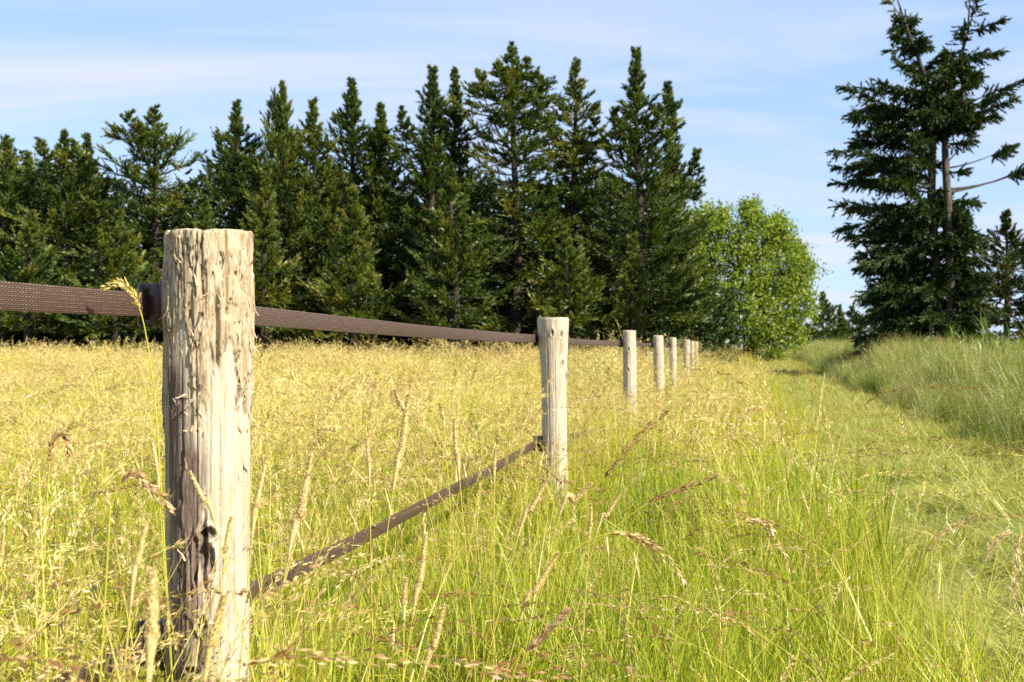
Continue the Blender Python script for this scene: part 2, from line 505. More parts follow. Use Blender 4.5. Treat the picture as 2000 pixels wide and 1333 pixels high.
    V = V.reshape(-1, 3)
    i = np.arange(nz - 1)[:, None] * na; j = np.arange(na)[None]; j2 = (j + 1) % na
    Fq = np.stack([i + j, i + j2, i + na + j2, i + na + j], -1).reshape(-1, 4)
    me = np_mesh(name, V, Fq, True, attrs={'bark': bark_m.ravel(), 'stain': stain.ravel(), 'rot': rot.ravel()})
    # top disc
    ring = V[(nz - 1) * na:]
    c = ring.mean(0)
    rings = [c + (ring - c) * k for k in (1.0, 0.66, 0.33)]
    for k, rg_ in enumerate(rings[1:]):
        rg_[:, 2] += 0.0015 * rg.standard_normal(len(rg_))
    TV = np.concatenate(rings + [c[None]])
    fs = []
    for k in range(2):
        i = k * na
        fs.append(np.stack([i + j[0], i + j2[0], i + na + j2[0], i + na + j[0]], -1))
    tri = np.stack([2 * na + j[0], 2 * na + j2[0], np.full(na, 3 * na), np.full(na, 3 * na)], -1)
    F4 = np.concatenate(fs)
    g = Geo(); g.add(TV, np.concatenate([F4, np.concatenate([tri[:, :3], np.full((na, 1), -1)], 1)]))
    return me, g.mesh(name + '_end'), r, A, Z

def box_v(c, ax, s, ch=0.0):
    """box with chamfered vertical-profile: centre c, axes (3x3 rows), half sizes s"""
    ax = np.asarray(ax)
    prof = []
    a, b, h = s
    k = ch
    out = [(-a, -b + k), (-a + k, -b), (a - k, -b), (a, -b + k), (a, b - k), (a - k, b), (-a + k, b), (-a, b - k)]
    zs = [(-h, 0.82), (-h + k, 1.0), (h - k, 1.0), (h, 0.82)]
    v = []
    for z, sc in zs:
        for p in out: v.append(c + ax[0] * p[0] * sc + ax[1] * p[1] * sc + ax[2] * z)
    v = np.array(v)
    f = []
    for L in range(3):
        for q in range(8):
            f.append([L * 8 + q, L * 8 + (q + 1) % 8, L * 8 + 8 + (q + 1) % 8, L * 8 + 8 + q])
    for base, sg in ((0, 1), (24, 0)):
        order = list(range(8))
        for q in range(1, 7):
            f.append([base, base + q, base + q + 1, -1])
    return v, np.array(f)

AX = np.array([FDIR, FNOR, [0, 0, 1]])
def insulator(parent, pos, r, ztape):
    """clamp screwed to the field side of the post; local coordinates of the post"""
    g = Geo()
    g.add(*box_v(FNOR * (r + 0.004), AX, (0.026, 0.006, 0.040), 0.003))          # back plate
    g.add(*box_v(FNOR * (r + 0.020), AX, (0.020, 0.012, 0.036), 0.005))          # body
    for s in (-1, 1):
        g.add(*box_v(FNOR * (r + 0.020) + FDIR * 0.014 * s, AX, (0.0035, 0.0145, 0.030), 0.002))   # ribs
    o = new_obj('insulator', g.mesh('insulator'), parent, M_plastic)
    o.location = (0, 0, ztape)
    g = Geo()
    g.add(*box_v(FNOR * (r + 0.0455), AX, (0.023, 0.006, 0.036), 0.005))
    g.add(*box_v(FNOR * (r + 0.037) + np.array([0, 0, 0.029]), AX, (0.018, 0.011, 0.0065), 0.002))
    g.add(*box_v(FNOR * (r + 0.037) - np.array([0, 0, 0.029]), AX, (0.018, 0.011, 0.0065), 0.002))
    c = new_obj('clamp_plate', g.mesh('clamp_plate'), o, M_plastic)
    v, f = tube([FNOR * (r + 0.050), FNOR * (r + 0.055), FNOR * (r + 0.0552)], [0.0055, 0.0055, 0.003], 10)
    g = Geo(); g.add(v, f)
    new_obj('screw', g.mesh('screw'), o, M_steel)
    return o

# pixel centre of the top, top row, distance, radius
HERO_D = 1.81
posts = [
    dict(x=408, y=452, r=0.0672),
    dict(x=1087, y=621, r=0.0615),
    dict(x=1233, y=646, r=0.0575),
    dict(x=1289, y=656, r=0.063),
    dict(x=1315, y=660, r=0.052),
    dict(x=1340, y=664, r=0.062),
    dict(x=1352.5, y=667, r=0.052),
    dict(x=1358.5, y=668, r=0.055),
]
labels = ['thick pale peeled log post in the foreground with shredded bark and knot hole',
          'fence post with a flared flat top, next behind the big foreground post',
          'third fence post from the foreground, standing to its middle in tall grass',
          'fourth fence post from the foreground, smooth pale log just before the receding cluster',
          'fifth fence post, slim and half hidden among weeds behind the fourth',
          'sixth fence post from the foreground, pale log with weed stalks beside it',
          'seventh fence post from the foreground, slim log near the far end',
          'last and farthest small fence post at the end of the row']
tape_pts_hi, tape_pts_lo = [], []
for k, p in enumerate(posts):
    d = HERO_D * 1020 / (1430 - p['x'])
    top = PX(p['x'], p['y'], d)
    gz = float(ground_z(top[0], top[1]))
    root = empty('fence_post', (top[0], top[1], gz))
    tag(root, labels[k], 'fence post', 'posts of the paddock fence')
    zt = top[2] - gz; r0 = p['r']
    hi = EYE + 0.075 - gz if k == 0 else EYE + 0.052 + 0.006 * k - gz
    lo = EYE - (0.482, 0.455)[k] - gz if k < 2 else hi - 0.68
    if k == 0:
        rf = lambda z: r0 * (1.0 - 0.03 * np.exp(-((z - 0.35) / 0.12) ** 2) + 0.008 * np.sin(z * 7) - 0.05 * sstep(z, 1.1, 1.25) * 0.3)
        Zt = zt
        cr = [(0.46, Zt - 0.24, Zt - 0.09, 0.012, 0.0032, 0.05), (0.66, Zt - 0.16, Zt + 0.05, 0.008, 0.0018, 0.05),
              (-0.02, Zt - 0.62, Zt - 0.16, 0.003, 0.0011, 0.05), (0.9, Zt - 0.7, Zt - 0.1, 0.003, 0.0011, 0.04),
              (-0.75, Zt - 0.9, Zt - 0.0, 0.003, 0.0012, 0.05), (0.12, Zt - 0.13, Zt + 0.04, 0.005, 0.0016, 0.06),
              (0.3, Zt - 0.66, Zt - 0.22, 0.0025, 0.001, 0.02), (0.52, Zt - 0.70, Zt - 0.3, 0.003, 0.001, 0.02), (-0.4, Zt - 0.5, Zt - 0.2, 0.003, 0.0012, 0.04),
              (-1.2, Zt - 0.8, Zt + 0.0, 0.006, 0.002, 0.06), (1.3, Zt - 0.8, Zt + 0.0, 0.006, 0.002, 0.06), (0.18, Zt - 0.6, Zt - 0.44, 0.012, 0.004, 0.06)]
        kn = [(0.15, Zt - 0.515, 0.010, 0.045, 0.010), (0.30, Zt - 0.485, 0.016, 0.012, 0.007), (-0.02, Zt - 0.530, 0.006, 0.040, 0.008), (0.33, Zt - 0.53, 0.008, 0.026, 0.006),
              (0.12, Zt - 0.628, 0.011, 0.014, 0.012), (-0.1, Zt - 0.70, 0.014, 0.008, 0.006)]
        me, me2, rr, A, Z = post_mesh('log', 3, zt, -0.25, rf, 300, 540, True, kn, cr, (0.01, 0.05))
        new_obj('log', me, root, M_wood_hero)
        new_obj('cut_end', me2, root, M_end)
        # curled shreds of bark: six shared shapes
        kinds = []
        for q in range(7):
            rg = np.random.default_rng(50 + q)
            L = rg.uniform(0.010, 0.032); W = rg.uniform(0.0014, 0.0055)
            n = 7; tt = np.linspace(0, 1, n)
            curl = rg.uniform(0.003, 0.011)
            sx = np.cumsum(rg.normal(0, 0.0006, n))
            w = W * (1 - tt ** 2.2 * rg.uniform(0.5, 0.95)) * (1 + rg.normal(0, 0.12, n))
            yy_ = -(0.0004 + curl * tt ** 2.0)
            zz_ = -L * tt * (1 - 0.25 * tt)
            v = []
            for off in (0.0, 0.0007):
                v += [np.stack([sx - w / 2, yy_ - off + 0.0006, zz_], -1), np.stack([sx + w / 2, yy_ - off + 0.0004, zz_], -1)]
            v = np.concatenate(v); f = []
            for e in range(n - 1):
                for (A0, B0) in ((0, n), (2 * n, 3 * n)):
                    f.append([A0 + e, B0 + e, B0 + e + 1, A0 + e + 1])
                f.append([e, 2 * n + e, 2 * n + e + 1, e + 1]); f.append([n + e, 3 * n + e, 3 * n + e + 1, n + e + 1])
            kinds.append(np_mesh('bark_flake', v, np.array(f), True))
            kinds[-1].materials.append(M_flake)
        rg = np.random.default_rng(91)
        cnt = 0
        while cnt < 150:
            dz = rg.uniform(0.015, 0.40) if rg.random() < 0.8 else rg.uniform(0.4, 0.75)
            an = rg.uniform(-1.75, 1.85)
            if abs(an - 0.6) < 0.22 and dz > 0.16: continue
            if abs(an + 0.7) < 0.4 and dz > 0.3: continue
            iz = int(np.argmin(abs(Z - (zt - dz)))); ia = int(np.argmin(abs(A - an)))
            rr_ = rr[iz, ia]
            o = bpy.data.objects.new('bark_flake', kinds[rg.integers(7)])
            col.objects.link(o); o.parent = root
            o.location = (rr_ * math.sin(an), -rr_ * math.cos(an), zt - dz)
            flip = math.pi if rg.random() < 0.3 else 0
            tw = rg.normal(0, 0.35) + flip
            if rg.random() < 0.08: tw += 1.4
            o.rotation_euler = (Matrix.Rotation(an, 3, 'Z') @ Matrix.Rotation(tw, 3, 'Y')).to_euler()
            s = rg.uniform(0.45, 1.15) * (1.25 if abs(an) > 1.2 else 1)
            o.scale = (s, s * rg.uniform(0.6, 1.3), s)
            cnt += 1
    else:
        fl = 0.26 if k == 1 else 0.0
        rf = lambda z, r0=r0, zt=zt, fl=fl: r0 * (1 + fl * sstep(z, zt - 0.34, zt) - (0.0 if fl else 0.04) * sstep(z, zt - 0.5, zt))
        rg = np.random.default_rng(k)
        cr = [(rg.uniform(-1.4, 1.4), zt - rg.uniform(0.3, 0.9), zt - rg.uniform(-0.05, 0.25), 0.003, 0.0022, 0.05) for _ in range(6)]
        kn = [(rg.uniform(-1.2, 1.2), zt - rg.uniform(0.06, 0.6), 0.011, 0.02, 0.006) for _ in range(4)]
        if k == 1: kn = [(-0.1, zt - 0.075, 0.008, 0.018, 0.010), (1.25, zt - 0.27, 0.02, 0.03, -0.012), (0.7, zt - 0.22, 0.012, 0.02, 0.004), (0.5, zt - 0.08, 0.012, 0.02, 0.003)]
        na, nz = (120, 200) if k < 3 else (48, 90)
        me, me2, rr, A, Z = post_mesh('log', 10 + k, zt, -0.25, rf, na, nz, False, kn, cr, (rg.uniform(-0.04, 0.04), rg.uniform(-0.02, 0.08)),
                                      ((-0.012, 0) if k == 1 else (rg.uniform(-0.015, 0.015), 0)))
        new_obj('log', me, root, M_wood)
        new_obj('cut_end', me2, root, M_end)
    for zt_, lst in ((hi, tape_pts_hi), (lo, tape_pts_lo)):
        insulator(root, None, r0 * (1.0 if k else 0.985), zt_)
        lst.append(np.array([top[0], top[1], gz + zt_]) + FNOR * (r0 * (1.0 if k else 0.985) + 0.036))

# ------------------------------------------------------------------ woven tape
def tape_mat():
    t = NT('woven_tape')
    uv = t.node('ShaderNodeUVMap')
    s = t.node('ShaderNodeSeparateXYZ'); t.l.new(uv.outputs[0], s.inputs[0])
    u, v = s.outputs[0], s.outputs[1]
    rows = t.math('DIVIDE', v, 0.0028)
    row = t.math('FLOOR', rows)
    par = t.math('MODULO', row, 2.0)
    st = t.math('FRACT', t.math('ADD', t.math('DIVIDE', u, 0.0075), t.math('MULTIPLY', par, 0.5)))
    hu = t.math('SINE', t.math('MULTIPLY', st, math.pi))
    hv = t.math('SINE', t.math('MULTIPLY', t.math('FRACT', rows), math.pi))
    h = t.math('MULTIPLY', hu, hv)
    rnd = t.node('ShaderNodeTexWhiteNoise', noise_dimensions='2D')
    cb = t.node('ShaderNodeCombineXYZ'); t.l.new(row, cb.inputs[0])
    t.l.new(t.math('FLOOR', t.math('DIVIDE', u, 0.0075)), cb.inputs[1]); t.l.new(cb.outputs[0], rnd.inputs['Vector'])
    c = t.mix(h, (0.022, 0.012, 0.008), (0.115, 0.064, 0.042))
    c = t.mix(t.math('MULTIPLY', t.math('MULTIPLY', par, t.range(rnd.outputs['Value'], 0.2, 1.0)), t.range(h, 0.55, 0.9)), c, (0.30, 0.23, 0.18))
    big = t.noise(t.mapping(uv.outputs[0], (8, 60, 1)), 1, 3)
    c = t.mix(t.math('MULTIPLY', big, 0.45), c, (0.075, 0.05, 0.04))
    t.pbsdf(c, 0.5, t.bump(h, 0.8, 0.001), 0.4)
    return t.m
M_tape = tape_mat()
def tape(name, pts, label, sag):
    P0 = pts[0] - FDIR * 3.7
    pts = [P0] + pts
    line, tw = [], []
    L = 0
    for i in range(len(pts) - 1):
        n = 60 if i < 2 else 24
        for t in np.linspace(0, 1, n, endpoint=(i == len(pts) - 2)):
            p = pts[i] * (1 - t) + pts[i + 1] * t
            p = p - np.array([0, 0, sag * 4 * t * (1 - t)]) + FNOR * 0.004 * math.sin(t * 14 + i) * math.sin(math.pi * t)
            line.append(p); tw.append(0.12 * math.sin(t * 6.3 + i * 2.1) * math.sin(math.pi * t))
    line = np.array(line); tw = np.array(tw)
    s = np.concatenate([[0], np.cumsum(np.linalg.norm(np.diff(line, axis=0), axis=1))])
    hw, th = 0.0195, 0.0007
    up = np.stack([FNOR * math.sin(a) + np.array([0, 0, math.cos(a)]) for a in tw])
    nor = np.stack([FNOR * math.cos(a) - np.array([0, 0, math.sin(a)]) for a in tw])
    prof = [(-hw, -th), (-hw * 0.93, -th * 2), (0, -th), (hw * 0.93, -th * 2), (hw, -th), (hw, th), (hw * 0.93, th * 2), (0, th), (-hw * 0.93, th * 2), (-hw, th)]
    m = len(prof)
    V = np.stack([line + up * a + nor * b for a, b in prof], 1).reshape(-1, 3)
    i = np.arange(len(line) - 1)[:, None] * m; j = np.arange(m)[None]; j2 = (j + 1) % m
    Fq = np.stack([i + j, i + j2, i + m + j2, i + m + j], -1).reshape(-1, 4)
    me = np_mesh(name, V, Fq)
    uvl = me.uv_layers.new(name='UVMap')
    pu = np.repeat(s, m); pv = np.tile([a + 0.0195 for a, b in prof], len(line))
    li = Fq.ravel()
    uvl.data.foreach_set('uv', np.stack([pu[li], pv[li]], -1).astype(np.float32).ravel())
    o = new_obj(name, me, mat=M_tape)
    tag(o, label, 'fence tape', 'tapes of the paddock fence')
tape('fence_tape', tape_pts_hi, 'upper brown woven tape strung from post to post above the grass', 0.008)
tape('fence_tape', tape_pts_lo, 'lower brown woven tape running down through the tall grass', 0.012)
# ------------------------------------------------------------------ trees
def unit(v):
    return v / (np.linalg.norm(v, axis=-1, keepdims=True) + 1e-9)

def leaf_tris(rg, P0, D, L, k, ll, lw, spread, tint, tj=0.12):
    """k slim leaflets along every twig"""
    n = len(P0)
    s = rg.uniform(0.0, 1.0, (n, k))
    c = P0[:, None] + D[:, None] * (L[:, None] * s)[..., None]
    ld = unit(D[:, None] * 0.9 + rg.normal(0, spread, (n, k, 3)))
    sd = unit(np.cross(ld, rg.normal(0, 1, (n, k, 3))))
    l = ll * rg.uniform(0.6, 1.25, (n, k)) * (1.05 - 0.35 * s)
    w = lw * rg.uniform(0.7, 1.3, (n, k))
    a = c - sd * (w / 2)[..., None]; b = c + sd * (w / 2)[..., None]; t = c + ld * l[..., None]
    V = np.stack([a, b, t], 2).reshape(-1, 3)
    T = np.repeat((tint[:, None] + rg.normal(0, tj, (n, k))).ravel(), 3)
    F = np.arange(len(V)).reshape(-1, 3)
    return V, F, np.clip(T, 0, 1)

def bez_at(p0, p1, p2, s):
    s = s[:, None]
    pos = (1 - s) ** 2 * p0 + 2 * s * (1 - s) * p1 + s * s * p2
    tan = unit(2 * (1 - s) * (p1 - p0) + 2 * s * (p2 - p1))
    return pos, tan

def twigs(rg, p0, p1, p2, n, s0, side, up, base_len, jit=0.25):
    s = np.sort(rg.uniform(s0, 1.0, n)); s[-1] = 1.0
    pos, tan = bez_at(p0, p1, p2, s)
    sd = unit(np.cross(tan, np.array([0, 0, 1.0]) + rg.normal(0, 0.25, (n, 3))))
    sg = np.where(rg.random(n) < 0.5, -1, 1)[:, None]
    d = unit(tan * (0.55 + 0.6 * s[:, None]) + sd * sg * side * (1.1 - 0.75 * s[:, None]) + np.array([0, 0, 1.0]) * up + rg.normal(0, jit, (n, 3)))
    L = base_len * (1.1 - 0.45 * s) * rg.uniform(0.6, 1.3, n)
    return pos, d, L

def finish_tree(root, trunk_geo, limb_geo, PD, rg, k, ll, lw, spread, mat, bmat, tj=0.1):
    P0 = np.concatenate([a[0] for a in PD]); D = np.concatenate([a[1] for a in PD])
    L = np.concatenate([a[2] for a in PD]); T = np.concatenate([np.broadcast_to(a[3], (len(a[2]),)) + 0.20 * (np.linspace(0, 1, len(a[2])) - 0.5) for a in PD])  # twig tips tinted lighter: new growth plus sunlit contrast put into the colour
    V, F, TT = leaf_tris(rg, P0, D, L, k, ll, lw, spread, T, tj)
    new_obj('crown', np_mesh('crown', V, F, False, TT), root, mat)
    new_obj('trunk', trunk_geo.mesh('trunk', True), root, bmat)
    if limb_geo is not None and limb_geo.n: new_obj('limbs', limb_geo.mesh('limbs', True), root, bmat)
    return len(F)

NTRI = 0
def conifer(label, x, y, d, hw, seed, style='normal', tone=0.45, group='tall conifers along the far edge of the meadow',
            side=(), k=18, ll=0.150, lw=0.042, lod=1.0, mat=None, low=0.35, name='conifer_tree', cat='conifer'):
    """x, y: pixel of the tip; hw: half width in pixels low down; side: extra leaders (dx px, y px)"""
    global NTRI
    rg = np.random.default_rng(seed)
    top = PX(x, y, d)
    gz = float(ground_z(top[0], top[1]))
    root = empty(name, (top[0], top[1], gz))
    tag(root, label, cat, group)
    H = top[2] - gz; Rm = 2.05 * hw / FPX * d
    tg, lg, PD = Geo(), Geo(), []
    nodes = 14
    zz = np.linspace(-0.15, H - 0.1, nodes)
    bend = rg.normal(0, 0.10, 2)
    wob = np.stack([bend[0] * np.sin(zz / H * 5) * 0.8, bend[1] * np.sin(zz / H * 4), zz], -1)
    wob[:, :2] -= wob[-1, :2] * (zz / H)[:, None]
    r0 = 0.017 * H + 0.03
    tg.add(*tube(wob, r0 * (1 - zz / H) ** 0.8 + 0.012, 8))
    leaders = [(wob, low, H, Rm, 1.0)]
    for (dx, sy) in side:
        tz = EYE + (HY - sy) / FPX * d - gz
        tip = np.array([dx / FPX * d, rg.uniform(-0.9, 0.2), tz])
        st = np.array([wob[5, 0], wob[5, 1], max(tz - 0.9 - abs(tip[0]) * 1.6, 0.8)])
        c = bez(st, st + np.array([tip[0] * 0.9, tip[1] * 0.9, (tz - st[2]) * 0.3]), tip, 9)
        lg.add(*tube(c, np.linspace(0.05, 0.008, 9), 5))
        leaders.append((c, st[2] + 0.35 * (tz - st[2]), tz, 0.30 * Rm + 0.12, 0.8))
    for li, (cv, z0, z1, RR, dens) in enumerate(leaders):
        span = z1 - z0
        nb = int((20 if style != 'open' else 15) * span * dens * lod) + 4
        q = (np.arange(nb) + rg.uniform(0, 1, nb)) / nb
        zs = z0 + span * q
        for i, z in enumerate(zs):
            t = (z1 - z) / max(z1 - (0 if li == 0 else z0), 0.1)
            h = z1 - z
            if style == 'spire': sh = min(1.0, 0.10 + 1.25 * t ** 0.85)
            elif style == 'open': sh = min(1.0, 0.03 + 1.35 * t ** 0.95)
            else: sh = min(1.0, 0.02 + 1.15 * t ** 1.0)
            if li == 0: sh *= (1 - 0.22 * sstep(t, 0.85, 1.0))
            sh *= 0.55 + 0.45 * float(sstep(h, 0.1, 1.5))        # slender leader
            gap = vnoise(z * 1.3 + seed, seed * 0.7, li)        # irregular whorls
            L = RR * sh * rg.uniform(0.5, 1.12) * (0.66 + 0.6 * gap)
            if rg.random() < 0.05: L *= 1.25
            az = i * 2.399963 + rg.normal(0, 0.5)
            el = math.radians((52 if style == 'spire' else (34 if style != 'open' else 22)) * (1 - t) ** 1.6 + (28 if style == 'spire' else 8) - 14 * t + rg.normal(0, 7))
            bp = np.array([np.interp(z, cv[:, 2], cv[:, 0]), np.interp(z, cv[:, 2], cv[:, 1]), z])
            dr = np.array([math.cos(az) * math.cos(el), math.sin(az) * math.cos(el), math.sin(el)])
            L = max(L, 0.10)
            upc = rg.uniform(0.08, 0.30) if style != 'open' else rg.uniform(-0.05, 0.22)
            dp = rg.uniform(-0.02, 0.28) * sstep(t, 0.1, 0.4)
            p1 = bp + dr * L * 0.6 - np.array([0, 0, L * dp])
            p2 = bp + dr * L + np.array([0, 0, L * (upc - dp)])
            if t > 0.08: lg.add(*tube(bez(bp, p1, p2, 5), np.linspace(0.012 + 0.012 * L, 0.004, 5), 4, False))
            nt = int((6 + L * 14) * lod ** 0.5)
            bt = tone + rg.normal(0, 0.13) + (0.08 if style == 'open' else 0)
            s0 = 0.06 if L < 0.7 else 0.12
            PD.append((*twigs(rg, bp, p1, p2, nt, s0, 0.72, 0.10 + 0.32 * (1 - t), 0.06 + 0.38 * min(L / 0.9, 1.25), 0.26), bt))
        # the tip
        tp = cv[-1]
        PD.append((np.repeat(tp[None] - np.array([0, 0, 0.25]), 5, 0) + rg.normal(0, 0.015, (5, 3)), unit(np.array([0, 0, 1.0]) + rg.normal(0, 0.06, (5, 3))), np.full(5, 0.30), tone + 0.15))
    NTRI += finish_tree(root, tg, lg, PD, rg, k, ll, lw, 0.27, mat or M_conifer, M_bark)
    return root

row = [  # tip x, tip y, distance, half width, style, tone, side leaders, label
    (-55, 300, 36.5, 95, 'normal', .50, (), 'conifer cut off by the left border of the picture'),
    (14, 274, 36.0, 62, 'normal', .50, (), 'leftmost whole conifer tip, half cut by the picture border'),
    (52, 306, 37.2, 60, 'normal', .52, (), 'short conifer tip second from the left border'),
    (124, 262, 36.0, 88, 'normal', .50, ((-28, 285), (18, 280)), 'broad bushy conifer near the left end of the row'),
    (168, 268, 37.4, 70, 'normal', .42, (), 'thin tipped conifer pressed against the broad bushy one near the left end'),
    (300, 211, 36.0, 112, 'open', .50, ((-32, 232),), 'open branched conifer with bent tip, standing apart left of the foreground post'),
    (462, 204, 36.2, 92, 'normal', .42, (), 'dense dark conifer right above the foreground post'),
    (550, 172, 35.6, 66, 'spire', .50, (), 'slim pointed flame shaped conifer right of the foreground post'),
    (611, 202, 36.0, 80, 'normal', .58, ((-40, 310),), 'yellowish conifer between the flame shaped one and the thin spired one'),
    (686, 160, 36.4, 86, 'normal', .42, (), 'conifer with long thin ragged spire left of the row centre'),
    (744, 211, 36.0, 72, 'normal', .50, ((-18, 262),), 'shorter conifer with twin tips just left of the wide gap in the tops'),
    (845, 134, 35.5, 78, 'normal', .36, ((-58, 224),), 'dark dense conifer with a low side leader on its left'),
    (888, 142, 36.6, 72, 'normal', .44, (), 'slender conifer leaning close on the right of the dark dense one'),
    (1000, 90, 35.4, 108, 'open', .46, ((-62, 152), (52, 152), (-30, 130), (28, 112)), 'tallest broad conifer with several leaders like a candelabra'),
    (1124, 120, 36.2, 92, 'open', .54, ((-50, 232), (38, 236)), 'thin topped conifer with sparse spreading upper branches'),
    (1243, 98, 35.0, 84, 'normal', .42, ((-42, 222), (62, 168)), 'tall pointed conifer near the right end of the row'),
    (1312, 205, 36.4, 50, 'normal', .46, ((52, 296),), 'last conifer at the right end of the row, side branches over the leafy tree'),
]
for i, (x, y, d, hw, st, tone, side, lab) in enumerate(row):
    conifer(lab, x, y, d, hw, 100 + i, st, tone, side=side, low=1.35)
# lit front branches as small conifers, sunlight put into their lighter tones
front = [(1236, 466, 32.6, 36, .62, 'lit leader as a small conifer, sunlight painted light green, before the last tall one'),
         (1106, 452, 32.8, 60, .60, 'lit front branches as a small conifer, sunlight painted olive, before the sparse topped one'),
         (690, 372, 33.2, 60, .62, 'small yellowish conifer in front of the ragged spire'),
         (520, 335, 33.5, 56, .62, 'bright yellow green conifer low behind the foreground post'),
         (232, 420, 33.5, 66, .56, 'low bushy conifer in front of the open branched one'),
         (880, 330, 33.4, 66, .52, 'mid height conifer below the gap before the candelabra tree'),
         (60, 420, 33.6, 70, .56, 'low bushy conifer at the far left of the meadow edge'),
         (400, 395, 33.6, 60, .5, 'low conifer directly left of the foreground post top')]
for i, (x, y, d, hw, tone, lab) in enumerate(front):
    conifer(lab, x, y, d, hw, 300 + i, 'normal', tone, group='smaller conifers in front of the row', low=1.25)
# dense shaded thicket closing the row from behind, shade put into its dark tint
def thicket(name, label, y0, x0, x1, h, n, seed, mat):
    rg = np.random.default_rng(seed)
    P = np.stack([rg.uniform(x0, x1, n), y0 + rg.normal(0, 0.9, n), np.zeros(n)], -1)
    hh = h * (0.55 + 0.6 * fbm(P[:, 0] * 0.5, 3.0, seed, 3))
    z = hh * rg.random(n) ** 0.8
    P[:, 2] = ground_z(P[:, 0], P[:, 1]) + z
    D = unit(rg.normal(0, 1, (n, 3)) + np.array([0, -0.3, 0.6]))
    V, F, T = leaf_tris(rg, P, D, rg.uniform(0.3, 0.6, n), 8, 0.26, 0.12, 0.4, np.full(n, 0.18), 0.12)
    o = new_obj(name, np_mesh(name, V, F, False, T), mat=mat)
    tag(o, label, 'thicket', kind='stuff')
thicket('undergrowth', 'dark undergrowth filling the space between the conifer trunks', 37.6, -21, 7.5, 2.6, 9000, 6, M_conifer)
thicket('conifer_thicket', 'dark shaded thicket behind the conifer row', 39.5, -22, 5.6, 7.6, 15000, 5, M_conifer)

# far conifers beyond the end of the track
far = [(1607, 574, 78, 38, 'normal', .42, 'far conifer standing right beside the leafy tree'),
       (1641, 601, 84, 13, 'spire', .30, 'narrow far cypress between two far conifers'),
       (1664, 602, 80, 34, 'normal', .34, 'far round topped conifer left of the big old cypress'),
       (1700, 606, 82, 40, 'normal', .34, 'far conifer hiding behind the edge of the big old cypress'),
       (1578, 636, 82, 38, 'normal', .34, 'low far conifer at the foot of the leafy tree')]
for i, (x, y, d, hw, st, tone, lab) in enumerate(far):
    conifer(lab, x, y, d, hw, 400 + i, st, tone, group='far conifers beyond the track', k=10, ll=0.22, lw=0.085, lod=0.75)
conifer('conifer with rusty brown patches at the right border', 1966, 418, 36, 66, 420, 'normal', .62, group='conifers on the right side', mat=M_cypress)
conifer('conifer mostly outside the right border of the picture', 2045, 440, 36, 60, 421, 'normal', .55, group='conifers on the right side', mat=M_cypress)

